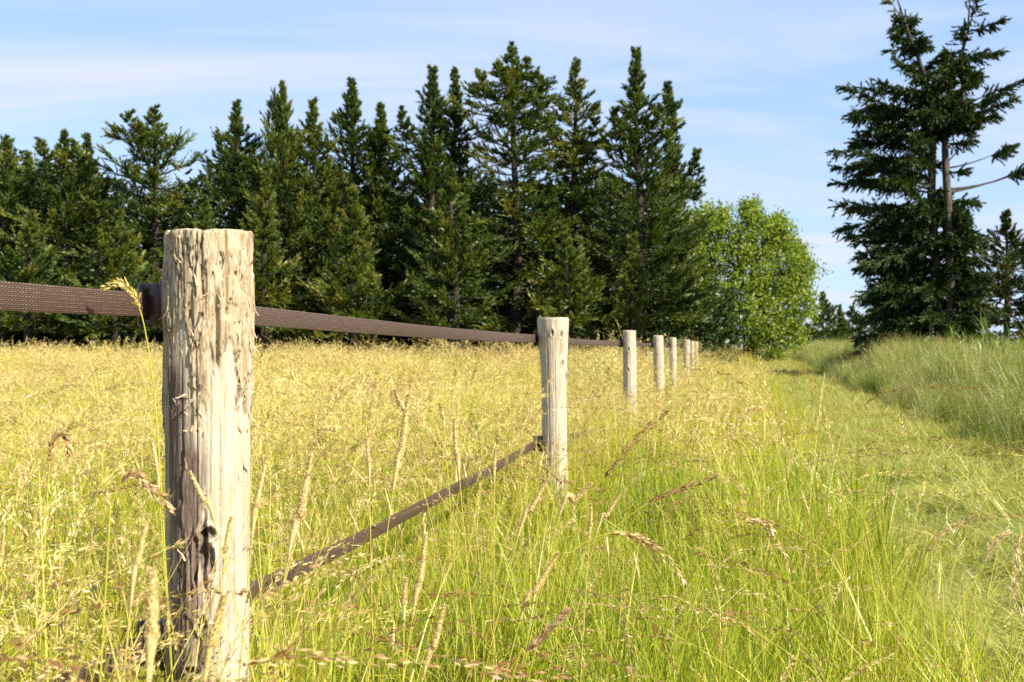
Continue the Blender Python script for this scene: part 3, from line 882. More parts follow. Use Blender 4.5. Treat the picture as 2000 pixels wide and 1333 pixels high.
# the big old cypress: two trunks, long irregular limbs
def old_cypress():
    global NTRI
    rg = np.random.default_rng(77)
    d = 28.0
    base = PX(1846, 690, d); gz = float(ground_z(base[0], base[1]))
    base[2] = gz
    root = empty('old_cypress', tuple(base))
    tag(root, 'big dark old cypress with two forked tops and bare limbs on the right', 'cypress')
    def Q(x, y, dy=0.0):
        p = PX(x, y, d); p[1] += dy
        return p - base
    tg, lg, PD = Geo(), Geo(), []
    def poly(pts, n=24):
        pts = np.array(pts); s = np.linspace(0, len(pts) - 1, n); i = np.minimum(s.astype(int), len(pts) - 2); f = (s - i)[:, None]
        f = f * f * (3 - 2 * f) * 0.5 + f * 0.5
        return pts[i] * (1 - f) + pts[i + 1] * f
    t1 = poly([Q(1838, 720), Q(1836, 560, .1), Q(1824, 400, .15), Q(1826, 290, .1), Q(1832, 210, .1), Q(1802, 130), Q(1775, 60), Q(1752, -12)])
    t2 = poly([Q(1852, 720, -.2), Q(1850, 560, -.25), Q(1846, 400, -.2), Q(1847, 290), Q(1850, 200), Q(1872, 130), Q(1896, 60, .1), Q(1900, -8, .1)])
    tg.add(*tube(t1, np.linspace(0.15, 0.015, len(t1)), 9)); tg.add(*tube(t2, np.linspace(0.14, 0.015, len(t2)), 9))
    def at(tr, y):
        z = Q(0, y)[2]
        return np.array([np.interp(z, tr[:, 2], tr[:, 0]), np.interp(z, tr[:, 2], tr[:, 1]), z])
    def limb(p0, p2, up, s0=0.3, dens=1.0, tl=0.30, tone=0.42, thick=1.0, droop=-0.5, jit=0.5):
        L = np.linalg.norm(p2 - p0)
        p1 = (p0 + p2) / 2 + np.array([0, 0, up * L])
        lg.add(*tube(bez(p0, p1, p2, 8), np.linspace(0.012 + 0.009 * L * thick, 0.004, 8), 5, False))
        n = int((10 + L * 26) * dens)
        PD.append((*twigs(rg, p0, p1, p2, n, s0, 0.8, droop, tl + 0.05 * L, jit), tone + rg.normal(0, 0.1)))
    # outline limbs (start row on a trunk, end pixel)
    for (tr, ys, ex, ey, up, s0, dens) in [
        (t1, 60, 1748, -20, .1, .0, .6), (t1, 90, 1742, 95, -.1, .2, .9), (t1, 60, 1768, 40, 0, .2, .9), (t1, 110, 1790, 75, .1, .1, 1), (t1, 170, 1745, 130, .1, .2, 1),
        (t1, 200, 1705, 165, .05, .2, 1.1), (t1, 250, 1648, 172, .02, .3, 1.0), (t1, 240, 1690, 210, .1, .3, 1.1), (t1, 280, 1662, 225, .0, .4, 1.0),
        (t1, 300, 1690, 262, .1, .3, 1.2), (t1, 330, 1630, 292, .05, .3, 1.1), (t1, 350, 1655, 318, .08, .3, 1.1), (t1, 370, 1680, 345, .1, .3, 1.2),
        (t1, 430, 1632, 403, .08, .3, 1.1), (t1, 440, 1658, 440, .1, .3, 1.2), (t1, 470, 1655, 462, .1, .3, 1.2), (t1, 500, 1672, 520, .1, .3, 1.2),
        (t1, 540, 1662, 585, .1, .3, 1.2), (t1, 570, 1680, 620, .1, .3, 1.2), (t1, 220, 1735, 225, .1, .2, 1.2), (t1, 200, 1760, 190, .1, .2, 1.2),
        (t2, 60, 1900, -20, .1, .0, .7), (t2, 60, 1940, 50, .0, .3, 1.0), (t2, 90, 1885, 55, .1, .2, 1.0), (t2, 150, 1850, 105, .1, .2, 1.0), (t2, 120, 1945, 105, .0, .3, 1),
        (t2, 170, 1930, 140, .1, .2, 1.1), (t2, 215, 1978, 166, -.04, .45, .8), (t2, 235, 1958, 205, -.05, .4, .9), (t2, 190, 1905, 160, .1, .2, 1.2), (t2, 240, 1920, 225, 0, .3, .8),
        (t2, 260, 1900, 250, 0, .4, .6), (t2, 330, 1968, 288, -.10, .68, .8), (t2, 320, 1895, 245, -.15, .55, .5), (t2, 378, 2005, 325, -.10, .72, 1.0), (t2, 372, 2060, 300, -.14, .6, .9),
        (t2, 400, 1905, 395, .1, .3, 1.2), (t2, 470, 1915, 470, .1, .3, 1.2), (t2, 520, 1922, 545, .1, .3, 1.2), (t2, 580, 1925, 610, .1, .3, 1.2),
        (t1, 300, 1800, 270, .1, .2, 1.0), (t2, 280, 1800, 205, .1, .3, 1.0), (t1, 140, 1830, 130, .1, .2, 1.2), (t1, 165, 1850, 170, .1, .2, 1.2)]:
        limb(at(tr, ys), Q(ex, ey, rg.uniform(-0.9, 0.9)), up, s0 * (0.6 if s0 < .42 else 1), dens * 1.15)
    # filling limbs towards left, front and back
    for _ in range(40):
        ys = rg.uniform(215, 600)
        wl = np.interp(ys, [200, 300, 400, 600], [130, 160, 165, 150])
        ex = 1822 - wl * rg.uniform(0.25, 0.95); ey = ys - 20 + rg.uniform(-25, 25) + (10 if ys > 450 else 0)
        limb(at(t1, ys), Q(ex, ey, rg.uniform(-1.9, 1.6)), rg.uniform(0, 0.12), 0.35, 1.0, 0.24)
    for _ in range(34):      # the bushy head around the fork, sunlit top put into a lighter tone
        tr = t1 if rg.random() < .45 else t2
        ys = rg.uniform(160, 285); c = at(tr, ys)
        ex = 1845 + rg.normal(0, 55); ey = ys - rg.uniform(0, 45)
        limb(c, Q(ex, ey, rg.uniform(-1.3, 1.2)), rg.uniform(0, .1), 0.2, 1.0, 0.26, .48)
    # short sprays clothing the two upper trunks
    for tr, ya, yb, n in ((t1, 30, 360, 30), (t2, 70, 345, 16)):
        for _ in range(n):
            ys = rg.uniform(ya, yb); st = at(tr, ys); az = rg.uniform(0, 2 * math.pi); Lh = rg.uniform(.25, .75) * np.interp(ys, [0, 120, 360], [.3, .75, 1.0])
            limb(st, st + np.array([math.cos(az) * Lh, math.sin(az) * Lh - .1, rg.uniform(0, .3)]), 0.05, 0.15, 1.0, 0.24, 0.45)
    # dense low skirt all round, shade of the lower crown put into darker tones
    for _ in range(190):
        ys = rg.uniform(385, 700); az = rg.uniform(0, 2 * math.pi)
        Rr = np.interp(ys, [395, 470, 690], [0.75, 1.5, 1.75]) * rg.uniform(0.45, 1.05)
        c = Q(1808, ys); c[0] += Rr * math.cos(az); c[1] += Rr * math.sin(az) + 0.3; c[2] += rg.uniform(-.2, .25)
        st = at(t1, ys)
        if c[1] < -0.5 and abs(c[0]) < 0.5 and ys < 480: continue
        limb(st, c, 0.08, 0.3, 1.1, 0.26, 0.32, 0.5)
    for _ in range(70):
        ys = rg.uniform(400, 690); az = rg.uniform(-1.5, 1.2); Rr = rg.uniform(.35, .98) * np.interp(ys, [400, 470, 690], [.6, .95, 1.1])
        st = at(t2, ys); limb(st, st + np.array([Rr * math.cos(az), Rr * math.sin(az) + .35, rg.uniform(-.25, .25)]), .08, .2, 1.0, .28, .36, .5)
    NTRI += finish_tree(root, tg, lg, PD, rg, 20, 0.130, 0.040, 0.30, M_cypress, M_bark2)
old_cypress()

# the leafy tree at the end of the fence
def leafy_tree():
    global NTRI
    rg = np.random.default_rng(88)
    d = 42.0
    base = PX(1462, 690, d); gz = float(ground_z(base[0], base[1])); base[2] = gz
    root = empty('leafy_tree', tuple(base))
    tag(root, 'bright green leafy tree at the end of the fence beside the track', 'tree')
    sc = d / FPX
    lobes = [(1468, 472, 42), (1470, 430, 20), (1456, 418, 13), (1474, 408, 9), (1494, 458, 14), (1526, 434, 9), (1568, 500, 12), (1405, 432, 16), (1524, 480, 26), (1525, 446, 13), (1550, 478, 14), (1400, 490, 60), (1385, 450, 34), (1440, 540, 85), (1530, 540, 52),
             (1565, 530, 24), (1340, 560, 52), (1335, 620, 48), (1420, 620, 75), (1505, 620, 62), (1480, 580, 75), (1560, 600, 24), (1545, 650, 34), (1500, 668, 40), (1400, 665, 45),
             (1300, 650, 40), (1350, 470, 42), (1365, 440, 26), (1330, 520, 45), (1565, 560, 24), (1320, 500, 40)]
    tg, lg = Geo(), Geo()
    forks = []
    for (bx, tx, ty, r) in ((1462, 1465, 520, .13), (1450, 1400, 540, .09), (1470, 1525, 540, .09), (1455, 1440, 560, .08), (1468, 1490, 540, .07)):
        p0 = PX(bx, 705, d) - base; p2 = PX(tx, ty, d) - base + np.array([0, rg.uniform(-.6, .6), 0])
        p0[1] += rg.uniform(-.15, .15); p1 = p0 * 0.5 + p2 * 0.5; p1[0] = p0[0] * .7 + p2[0] * .3
        c = bez(p0, p1, p2, 10); tg.add(*tube(c, np.linspace(r, 0.03, 10), 8)); forks.append(c)
    P, D, L, T = [], [], [], []
    for (lx, ly, lr) in lobes:
        c = PX(lx, ly, d) - base + np.array([0, rg.uniform(-.7, .7), 0]); r = lr * sc
        nearest = min(forks, key=lambda q: np.min(np.linalg.norm(q - c, axis=1)))
        st = nearest[np.argmin(np.linalg.norm(nearest - c, axis=1))]
        lg.add(*tube(bez(st, (st + c) / 2 - np.array([0, 0, .1]), c, 6), np.linspace(0.05, 0.015, 6), 5, False))
        nb = int(36 + 105 * r * r)
        dv = unit(rg.normal(0, 1, (nb, 3)) + np.array([0, 0, 0.25]))
        e = c + dv * (r * rg.uniform(0.55, 1.08, nb) * (0.55 + 0.85 * vnoise(dv[:, 0] * 3.2 + lx, dv[:, 1] * 3.2, dv[:, 2] * 3.2 + ly)))[:, None] * np.array([1, 1.1, 1.08])
        for q in e[::4]:
            lg.add(*tube(bez(c, (c + q) / 2, q, 3), [0.014, 0.009, 0.004], 3, False))
        P.append(e); D.append(unit(dv * 0.7 + np.array([0, 0, 0.4]) + rg.normal(0, .3, (nb, 3)))); L.append(rg.uniform(0.2, 0.5, nb) * (1 + 0.9 * (rg.random(nb) < .08))); T.append(rg.normal(0.5, 0.13, nb))
    P, D, L, T = map(np.concatenate, (P, D, L, T))
    # leaves: small diamonds around the twigs
    k = 17; n = len(P)
    s = rg.uniform(-0.3, 1.0, (n, k))
    c = P[:, None] + D[:, None] * (L[:, None] * s)[..., None] + rg.normal(0, 0.085, (n, k, 3))
    ld = unit(rg.normal(0, 1, (n, k, 3)) + np.array([0, 0, -0.5])); sd = unit(np.cross(ld, rg.normal(0, 1, (n, k, 3))))
    l = rg.uniform(0.07, 0.13, (n, k))[..., None]; w = l * 0.40
    V = np.stack([c, c + ld * l * .45 + sd * w, c + ld * l, c + ld * l * .45 - sd * w], 2).reshape(-1, 3)
    F = np.arange(len(V)).reshape(-1, 4)
    TT = np.clip(np.repeat((T[:, None] + rg.normal(0, .14, (n, k))).ravel(), 4), 0, 1)
    new_obj('crown', np_mesh('crown', V, F, False, TT), root, M_broad)
    new_obj('trunk', tg.mesh('trunk', True), root, M_bark)
    new_obj('limbs', lg.mesh('limbs', True), root, M_bark)
    NTRI += 2 * len(F)
leafy_tree()
print('tree triangles', NTRI)

# ------------------------------------------------------------------ grass
def blades(g, rg, n, Rad, h0, h1, w, lean=0.35, tint=(0.25, 0.1), seg=4, tip_up=0.0, base_up=0.0):
    """n tapered curved blades from a disc"""
    rr = Rad * np.sqrt(rg.random(n)); th = rg.uniform(0, 2 * math.pi, n)
    b = np.stack([rr * np.cos(th), rr * np.sin(th), np.full(n, -0.02)], -1)
    az = rg.uniform(0, 2 * math.pi, n); out = np.stack([np.cos(az), np.sin(az), np.zeros(n)], -1)
    h = rg.uniform(h0, h1, n); ln = np.abs(rg.normal(0, lean, n)) + 0.04
    s = np.linspace(0, 1, seg + 1)
    pos = b[:, None] + out[:, None] * (h * ln)[:, None, None] * (s ** 1.9)[None, :, None]
    pos[..., 2] += h[:, None] * (s[None] - (0.32 * np.minimum(ln, 1.3))[:, None] * s[None] ** 2.6)
    fa = rg.uniform(0, math.pi, n); sd = np.stack([np.cos(fa), np.sin(fa), np.zeros(n)], -1)
    ww = w * rg.uniform(0.6, 1.4, n)[:, None] * (np.minimum(1, 1.18 - s) ** 0.8)[None]
    ww[:, -1] = 0.0003
    A = pos - sd[:, None] * (ww / 2)[..., None]; B = pos + sd[:, None] * (ww / 2)[..., None]
    V = np.stack([A, B], 2).reshape(-1, 3)
    m = 2 * (seg + 1)
    i = (np.arange(n) * m)[:, None] + (np.arange(seg) * 2)[None]
    F = np.stack([i, i + 1, i + 3, i + 2], -1).reshape(-1, 4)
    t = rg.normal(tint[0], tint[1], n)[:, None] + tip_up * s[None] ** 2
    g.add(V, F, np.clip(np.repeat(t.ravel(), 2), 0.0, 0.90))

def stem_curve(rg, h, lean, az, droop, n=9):
    s = np.linspace(0, 1, n)
    out = np.array([math.cos(az), math.sin(az), 0])
    p = out[None] * (h * (lean * s + droop * np.maximum(s - 0.62, 0) ** 2 * 5.0))[:, None]
    p[:, 2] = h * (s - lean * 0.25 * s ** 2 - droop * 3.6 * np.maximum(s - 0.70, 0) ** 2)
    return p

def stem_strip(g, p, w, tint, rg):
    a = rg.uniform(0, math.pi); sd = np.array([math.cos(a), math.sin(a), 0])
    ww = np.linspace(w, w * 0.5, len(p))[:, None]
    V = np.stack([p - sd * ww / 2, p + sd * ww / 2], 1).reshape(-1, 3)
    i = np.arange(len(p) - 1) * 2
    g.add(V, np.stack([i, i + 1, i + 3, i + 2], -1), tint)

def spikelets(g, rg, C, D, l, w, tint, tj=0.04):
    n = len(C)
    sd = unit(np.cross(D, rg.normal(0, 1, (n, 3))))
    l = l * rg.uniform(0.7, 1.3, n)[:, None]; w = w * rg.uniform(0.7, 1.3, n)[:, None]
    V = np.stack([C, C + D * l * .45 + sd * w / 2, C + D * l, C + D * l * .45 - sd * w / 2], 1).reshape(-1, 3)
    g.add(V, np.arange(len(V)).reshape(-1, 4), np.clip(np.repeat(rg.normal(tint, tj, n), 4), 0, 1))

def panicle(g, rg, p, frac, n, open_, l, w, tint, tj=0.04):
    """spikelets round the upper frac of the stem curve p"""
    s = 1 - frac * rg.random(n) ** 0.85
    x = s * (len(p) - 1); i = np.minimum(x.astype(int), len(p) - 2); f = (x - i)[:, None]
    c = p[i] * (1 - f) + p[i + 1] * f
    t = unit(p[i + 1] - p[i])
    o = rg.normal(0, 1, (n, 3)); o = unit(o - (o * t).sum(1)[:, None] * t)
    q = np.sin(np.clip((1 - s) / frac, 0, 1) * math.pi * 0.85 + 0.25)[:, None]
    r = open_ * q * rg.random(n)[:, None] ** 0.7
    spikelets(g, rg, c + o * r + t * r * 0.5, unit(t * 1.0 + o * 0.30 + rg.normal(0, .16, (n, 3)) - np.array([0, 0, 0.12 if open_ > .012 else 0])), l, w, tint, tj)

def foxtail(g, rg, p, frac, rad, tint, rings=9, sides=6, fuzz=0):
    """dense cylindrical spike on the upper part of p"""
    x = np.linspace(1 - frac, 1, rings) * (len(p) - 1); i = np.minimum(x.astype(int), len(p) - 2); f = (x - i)[:, None]
    c = p[i] * (1 - f) + p[i + 1] * f
    q = np.linspace(0, 1, rings)
    r = rad * np.clip(np.minimum(q * 5 + 0.25, 1) * (1 - 0.72 * q ** 2.2), 0.1, 1) * rg.uniform(0.95, 1.05, rings)
    v, fc = tube(c, r, sides)
    v = v + rg.normal(0, rad * 0.07, v.shape)
    g.add(v, fc, np.clip(rg.normal(tint, 0.03, len(v)), 0, 1))
    if fuzz:
        k = rg.integers(0, rings - 1, fuzz); ff = rg.random(fuzz)[:, None]
        cc = c[k] * (1 - ff) + c[k + 1] * ff; t = unit(c[k + 1] - c[k])
        o = rg.normal(0, 1, (fuzz, 3)); o = unit(o - (o * t).sum(1)[:, None] * t)
        spikelets(g, rg, cc + o * (r[k] * 0.8)[:, None], unit(t * 1.0 + o * 0.75), rad * 0.75, rad * 0.26, tint, 0.05)

KIT = {}
M_tgrass = leaf_mat('track_grass', [(0.0, (0.06, 0.11, 0.012)), (0.3, (0.25, 0.30, 0.024)), (0.55, (0.40, 0.38, 0.06)), (0.8, (0.40, 0.34, 0.11)), (1.0, (0.30, 0.22, 0.10))], 0.3, 0.05, tone=1.0)
MULT = {}
def kit(key, fn, seeds, mat, m=1, Rad=0.0):
    """each shape of the kit is a patch of m tufts spread over a disc"""
    lst = []; MULT[key] = m
    for sd in seeds:
        rg = np.random.default_rng(sd); g = Geo()
        for _ in range(m):
            h = Geo(); fn(h, rg)
            a = rg.uniform(0, 6.283); q = Rad * math.sqrt(rg.random()); sc = rg.uniform(0.82, 1.15); tl = rg.normal(0, .08, 2)
            v = np.concatenate(h.v) * sc
            v[:, 0] += q * math.cos(a) + v[:, 2] * tl[0]; v[:, 1] += q * math.sin(a) + v[:, 2] * tl[1]
            g.add(v, np.concatenate(h.f), np.clip(np.concatenate(h.t) + rg.normal(0, .025), 0, 1))
        me = g.mesh('tuft'); me.materials.append(mat)
        lst.append(bpy.data.objects.new('tuft', me))
    KIT[key] = lst

def near_green(g, rg):
    blades(g, rg, 44, 0.10, 0.22, 0.52, 0.0042, 0.32, (0.27, 0.10), 4, 0.10)
    blades(g, rg, 10, 0.10, 0.12, 0.35, 0.003, 0.6, (0.66, 0.08), 4)
def near_tall(g, rg):
    blades(g, rg, 26, 0.12, 0.45, 0.80, 0.0036, 0.30, (0.38, 0.10), 5, 0.12)
    for _ in range(3):
        p = stem_curve(rg, rg.uniform(.7, .92), rg.uniform(.02, .25), rg.uniform(0, 6.28), rg.uniform(0, .6)) + np.array([rg.normal(0, .06), rg.normal(0, .06), -0.02])
        stem_strip(g, p, .002, .55, rg); panicle(g, rg, p, .22, 70, rg.uniform(.004, .010), .0095, .0019, rg.choice([.78, .8, .9]))
def near_straw(g, rg):
    blades(g, rg, 16, 0.10, 0.25, 0.5, 0.003, 0.35, (0.40, 0.09), 4, 0.12)
    for _ in range(7):
        az = rg.uniform(0, 6.28); h = rg.uniform(0.55, 0.90)
        p = stem_curve(rg, h, rg.uniform(0.02, 0.30), az, rg.uniform(0, 0.55)) + np.array([rg.normal(0, .05), rg.normal(0, .05), -0.02])
        stem_strip(g, p, 0.0019, rg.normal(0.55, 0.07), rg)
        panicle(g, rg, p, rg.uniform(0.16, 0.28), 64, rg.uniform(0.003, 0.010), 0.014, 0.0023, rg.normal(0.70, 0.06))
def near_brown(g, rg):
    blades(g, rg, 10, 0.08, 0.25, 0.45, 0.003, 0.35, (0.3, 0.08), 4)
    for _ in range(4):
        az = rg.normal(0.2, 1.3); h = rg.uniform(0.6, 0.95)
        p = stem_curve(rg, h, rg.uniform(0.12, 0.42), az, rg.uniform(0.3, 0.95), 11) + np.array([rg.normal(0, .05), rg.normal(0, .05), -0.02])
        stem_strip(g, p, 0.0019, rg.normal(0.48, 0.06), rg)
        panicle(g, rg, p, rg.uniform(0.18, 0.27), 120, rg.uniform(0.003, 0.009), 0.011, 0.0030, rg.choice([0.89, 0.91, 0.93, 0.95]), 0.02)
def near_fox(g, rg):
    blades(g, rg, 8, 0.08, 0.25, 0.45, 0.003, 0.35, (0.35, 0.08), 4)
    for _ in range(2):
        p = stem_curve(rg, rg.uniform(0.55, 0.80), rg.uniform(0.02, 0.25), rg.uniform(0, 6.28), rg.uniform(0, .15)) + np.array([rg.normal(0, .05), rg.normal(0, .05), -0.02])
        stem_strip(g, p, 0.0022, 0.55, rg)
        foxtail(g, rg, p, rg.uniform(.13, .2), 0.0058, 0.80, 10, 6, 80)
def far_green(g, rg):
    blades(g, rg, 34, 0.16, 0.25, 0.48, 0.006, 0.32, (0.40, 0.10), 3, 0.08)
def far_straw(g, rg):
    blades(g, rg, 14, 0.16, 0.25, 0.5, 0.005, 0.4, (0.52, 0.09), 3, 0.1)
    for _ in range(12):
        az = rg.uniform(0, 6.28); h = rg.uniform(0.48, 0.82)
        p = stem_curve(rg, h, rg.uniform(0.03, 0.4), az, rg.uniform(0, 0.7), 6) + np.array([rg.normal(0, .09), rg.normal(0, .09), -0.02])
        stem_strip(g, p, 0.0035, rg.normal(0.62, 0.06), rg)
        panicle(g, rg, p, rg.uniform(0.2, 0.34), 14, rg.uniform(0.004, 0.013), 0.036, 0.0062, rg.normal(0.77, 0.05))
def track_tuft(g, rg):
    blades(g, rg, 42, 0.11, 0.04, 0.13, 0.0036, 0.9, (0.33, 0.10), 3, 0.05)
    blades(g, rg, 7, 0.11, 0.05, 0.2, 0.003, 1.2, (0.70, 0.06), 3)
def track_flat(g, rg):
    h = Geo(); blades(h, rg, 30, 0.11, 0.10, 0.30, 0.0038, 1.6, (0.55, 0.16), 4, 0.0)
    v = np.concatenate(h.v); v[:, 1] += np.maximum(v[:, 2], 0) * 0.9; v[:, 2] *= .6
    g.add(v, np.concatenate(h.f), np.concatenate(h.t))
def bank_tall(g, rg):
    blades(g, rg, 40, 0.14, 0.4, 0.95, 0.0062, 0.28, (0.42, 0.12), 4, 0.06)
    for _ in range(5):
        p = stem_curve(rg, rg.uniform(0.55, 0.95), rg.uniform(0.03, 0.3), rg.uniform(0, 6.28), rg.uniform(0, .6), 7) + np.array([rg.normal(0, .08), rg.normal(0, .08), -0.02])
        stem_strip(g, p, 0.003, 0.66, rg)
        panicle(g, rg, p, rg.uniform(.16, .28), 22, rg.uniform(.006, .02), .016, .005, rg.normal(.8, .04))
def reed(g, rg):
    for _ in range(3):
        h = rg.uniform(0.8, 1.15); p = stem_curve(rg, h, rg.uniform(0, .12), rg.uniform(0, 6.28), 0, 8) + np.array([rg.normal(0, .1), rg.normal(0, .1), -0.02])
        stem_strip(g, p, 0.008, 0.36, rg)
        for q in range(8):
            s = 0.35 + 0.65 * q / 7; i = min(int(s * 7), 6); b = p[i]
            az = rg.uniform(0, 6.28); L = rg.uniform(.2, .36)
            o = np.array([math.cos(az), math.sin(az), 0]); e = rg.uniform(.5, 1.3)
            c = np.stack([b, b + (o * .45 + np.array([0, 0, e])) * L * .5, b + (o * .9 + np.array([0, 0, e * .9])) * L])
            sd = np.cross(o, [0, 0, 1.0]); w = np.array([.010, .016, .0005])[:, None]
            V = np.stack([c - sd * w / 2, c + sd * w / 2], 1).reshape(-1, 3)
            g.add(V, [[0, 1, 3, 2], [2, 3, 5, 4]], np.clip(rg.normal(.30, .07), 0, 1))
def oat(g, rg):
    blades(g, rg, 6, .08, .3, .6, .006, .3, (.45, .1), 3)
    for _ in range(3):
        p = stem_curve(rg, rg.uniform(.8, 1.12), rg.uniform(.02, .16), rg.uniform(0, 6.28), rg.uniform(0, .6), 9) + np.array([rg.normal(0, .06), rg.normal(0, .06), -0.02])
        stem_strip(g, p, .004, .6, rg)
        panicle(g, rg, p, .34, 26, .055, .030, .008, rg.normal(.70, .05))
kit('ng', near_green, range(1, 7), M_grass, 6, 0.22)
kit('nt', near_tall, range(101, 106), M_grass)
kit('ns', near_straw, range(11, 17), M_grass, 4, 0.25)
kit('nb', near_brown, range(21, 28), M_grass)
kit('nf', near_fox, range(31, 36), M_grass)
kit('fg', far_green, range(41, 45), M_grass, 9, 0.45)
kit('fs', far_straw, range(51, 57), M_grass, 8, 0.45)
kit('tt', track_tuft, range(61, 66), M_tgrass, 8, 0.3)
kit('tf', track_flat, range(71, 75), M_tgrass, 4, 0.3)
kit('bt', bank_tall, range(81, 86), M_bankgrass, 6, 0.38)
kit('rd', reed, range(91, 95), M_bankgrass)
kit('oa', oat, range(96, 100), M_bankgrass)

def scatter(name, label, specs, cat='grass'):
    """specs: list of (kit key, P (n,3), scale (n), tilt, tone (n)); one object, instanced by geometry nodes"""
    sources, pts, idx, scl, rot, tone = [], [], [], [], [], []
    for key, P, S, tilt, TN in specs:
        b = len(sources); sources += KIT[key]
        n = len(P); pts.append(P); idx.append(b + R.integers(0, len(KIT[key]), n)); scl.append(S)
        rot.append(np.stack([R.normal(0, tilt, n), R.normal(0, tilt, n), R.uniform(0, 6.283, n)], -1)); tone.append(TN)
    P = np.concatenate(pts)
    me = bpy.data.meshes.new(name); me.vertices.add(len(P)); me.vertices.foreach_set('co', P.astype(np.float32).ravel())
    a = me.attributes.new('idx', 'INT', 'POINT'); a.data.foreach_set('value', np.concatenate(idx).astype(np.int32))
    for an, av in (('scl', np.concatenate(scl)), ('tone', np.concatenate(tone))):
        a = me.attributes.new(an, 'FLOAT', 'POINT'); a.data.foreach_set('value', av.astype(np.float32))
    a = me.attributes.new('rot', 'FLOAT_VECTOR', 'POINT'); a.data.foreach_set('vector', np.concatenate(rot).astype(np.float32).ravel())
    o = new_obj(name, me)
    ng = bpy.data.node_groups.new(name, 'GeometryNodeTree')
    ng.interface.new_socket('Geometry', in_out='INPUT', socket_type='NodeSocketGeometry')
    ng.interface.new_socket('Geometry', in_out='OUTPUT', socket_type='NodeSocketGeometry')
    N, Lk = ng.nodes, ng.links
    gi = N.new('NodeGroupInput'); go = N.new('NodeGroupOutput')
    join = N.new('GeometryNodeJoinGeometry')
    for s in reversed(sources):
        oi = N.new('GeometryNodeObjectInfo'); oi.inputs['Object'].default_value = s
        g2 = N.new('GeometryNodeGeometryToInstance')
        Lk.new(oi.outputs['Geometry'], g2.inputs[0]); Lk.new(g2.outputs[0], join.inputs[0])
    def nattr(nm, dt):
        n = N.new('GeometryNodeInputNamedAttribute'); n.data_type = dt; n.inputs['Name'].default_value = nm
        return n.outputs[0]
    ip = N.new('GeometryNodeInstanceOnPoints')
    Lk.new(gi.outputs[0], ip.inputs['Points']); Lk.new(join.outputs[0], ip.inputs['Instance'])
    ip.inputs['Pick Instance'].default_value = True
    Lk.new(nattr('idx', 'INT'), ip.inputs['Instance Index'])
    er = N.new('FunctionNodeEulerToRotation'); Lk.new(nattr('rot', 'FLOAT_VECTOR'), er.inputs[0])
    Lk.new(er.outputs[0], ip.inputs['Rotation'])
    Lk.new(nattr('scl', 'FLOAT'), ip.inputs['Scale'])
    Lk.new(ip.outputs[0], go.inputs[0])
    md = o.modifiers.new('tufts', 'NODES'); md.node_group = ng
    tag(o, label, cat, kind='stuff')
    return len(P)

HALF = 1000 / FPX
def spots(dens, y0, y1, u0=-1e9, u1=1e9, margin=1.5, rmin=0.0, clump=0.0, cs=0.8):
    """random points in the wedge the picture shows (plus a margin), between offsets u0 and u1 from the track line"""
    xm = HALF * y1 + margin
    n = int(dens * (y1 - y0) * 2 * xm)
    x = R.uniform(-xm, xm, n); y = R.uniform(y0, y1, n)
    u = x - SLOPE * y
    k = (np.abs(x) < HALF * np.maximum(y, 0) + margin) & (u > u0) & (u < u1) & (np.hypot(x, y) > rmin)
    for p in posts:
        d = HERO_D * 1020 / (1430 - p['x']); q = PX(p['x'], 0, d)
        k &= np.hypot(x - q[0], y - q[1]) > p['r'] + 0.035
    if clump: k &= R.random(n) < np.clip(0.5 + clump * (fbm(x * cs, y * cs, 4.4, 3) - 0.5) * 2, 0, 1)
    x, y = x[k], y[k]
    return np.stack([x, y, ground_z(x, y)], -1)
def patch(P, lo=.78, hi=1.22, sc=.55):
    return lo + (hi - lo) * sstep(fbm(P[:, 0] * sc, P[:, 1] * sc, 1.7, 3), .32, .68)
def tonef(P, base, amp, sc=0.5, jit=0.06):
    return base + amp * (fbm(P[:, 0] * sc, P[:, 1] * sc, 8.8, 3) - 0.5) + R.normal(0, jit, len(P))

MEAD = (-1e9, -0.86); VER = (-0.86, 0.46); NEARY = 7.0
def S(P, m, s): return np.clip(R.normal(m, s, len(P)), 0.5, 1.6)
specs = []
# meadow, field side of the fence
P = spots(85 / 6, -0.3, NEARY, *MEAD, rmin=0.75); specs.append(('ng', P, S(P, .98, .15) * patch(P), .10, tonef(P, .03, .24)))
P = spots(30 / 4, 0.2, NEARY, *MEAD, rmin=0.95, clump=.6); specs.append(('ns', P, S(P, .95, .13), .10, tonef(P, .02, .10)))
P = spots(14, 0.6, NEARY, *MEAD, rmin=1.1, clump=.8); specs.append(('nb', P, S(P, .92, .12), .12, tonef(P, 0, .0, jit=.0)))
P = spots(10, 1.4, NEARY, *MEAD, rmin=1.5); specs.append(('nf', P, S(P, .95, .1), .06, tonef(P, 0, .0, jit=.02)))
P = spots(30 / 9, NEARY, 34, *MEAD, margin=2.5); specs.append(('fg', P, S(P, 1, .15) * patch(P), .12, tonef(P, .08, .34, .35)))
P = spots(22 / 8, NEARY, 34, *MEAD, margin=2.5, clump=.5); specs.append(('fs', P, S(P, .95, .14) * patch(P), .14, tonef(P, .02, .16)))
P = spots(1.6, NEARY, 34, *MEAD, margin=2.5, clump=.8); specs.append(('nf', P, S(P, 1.0, .14), .1, tonef(P, .0, .02)))
P = spots(2.4, NEARY, 34, *MEAD, margin=2.5, clump=.8); specs.append(('nb', P, S(P, 1.0, .14), .1, tonef(P, .0, .0, jit=0)))
P = spots(16, .7, 2.6, -9, -.86, rmin=1.0); P = P[P[:, 0] < -.30]; specs.append(('nt', P, S(P, .95, .1), .08, tonef(P, .04, .12)))
P = spots(9, 2.0, 5.3, -1.2, -.55, rmin=1.0); specs.append(('nt', P, S(P, .78, .1), .08, tonef(P, .04, .12)))
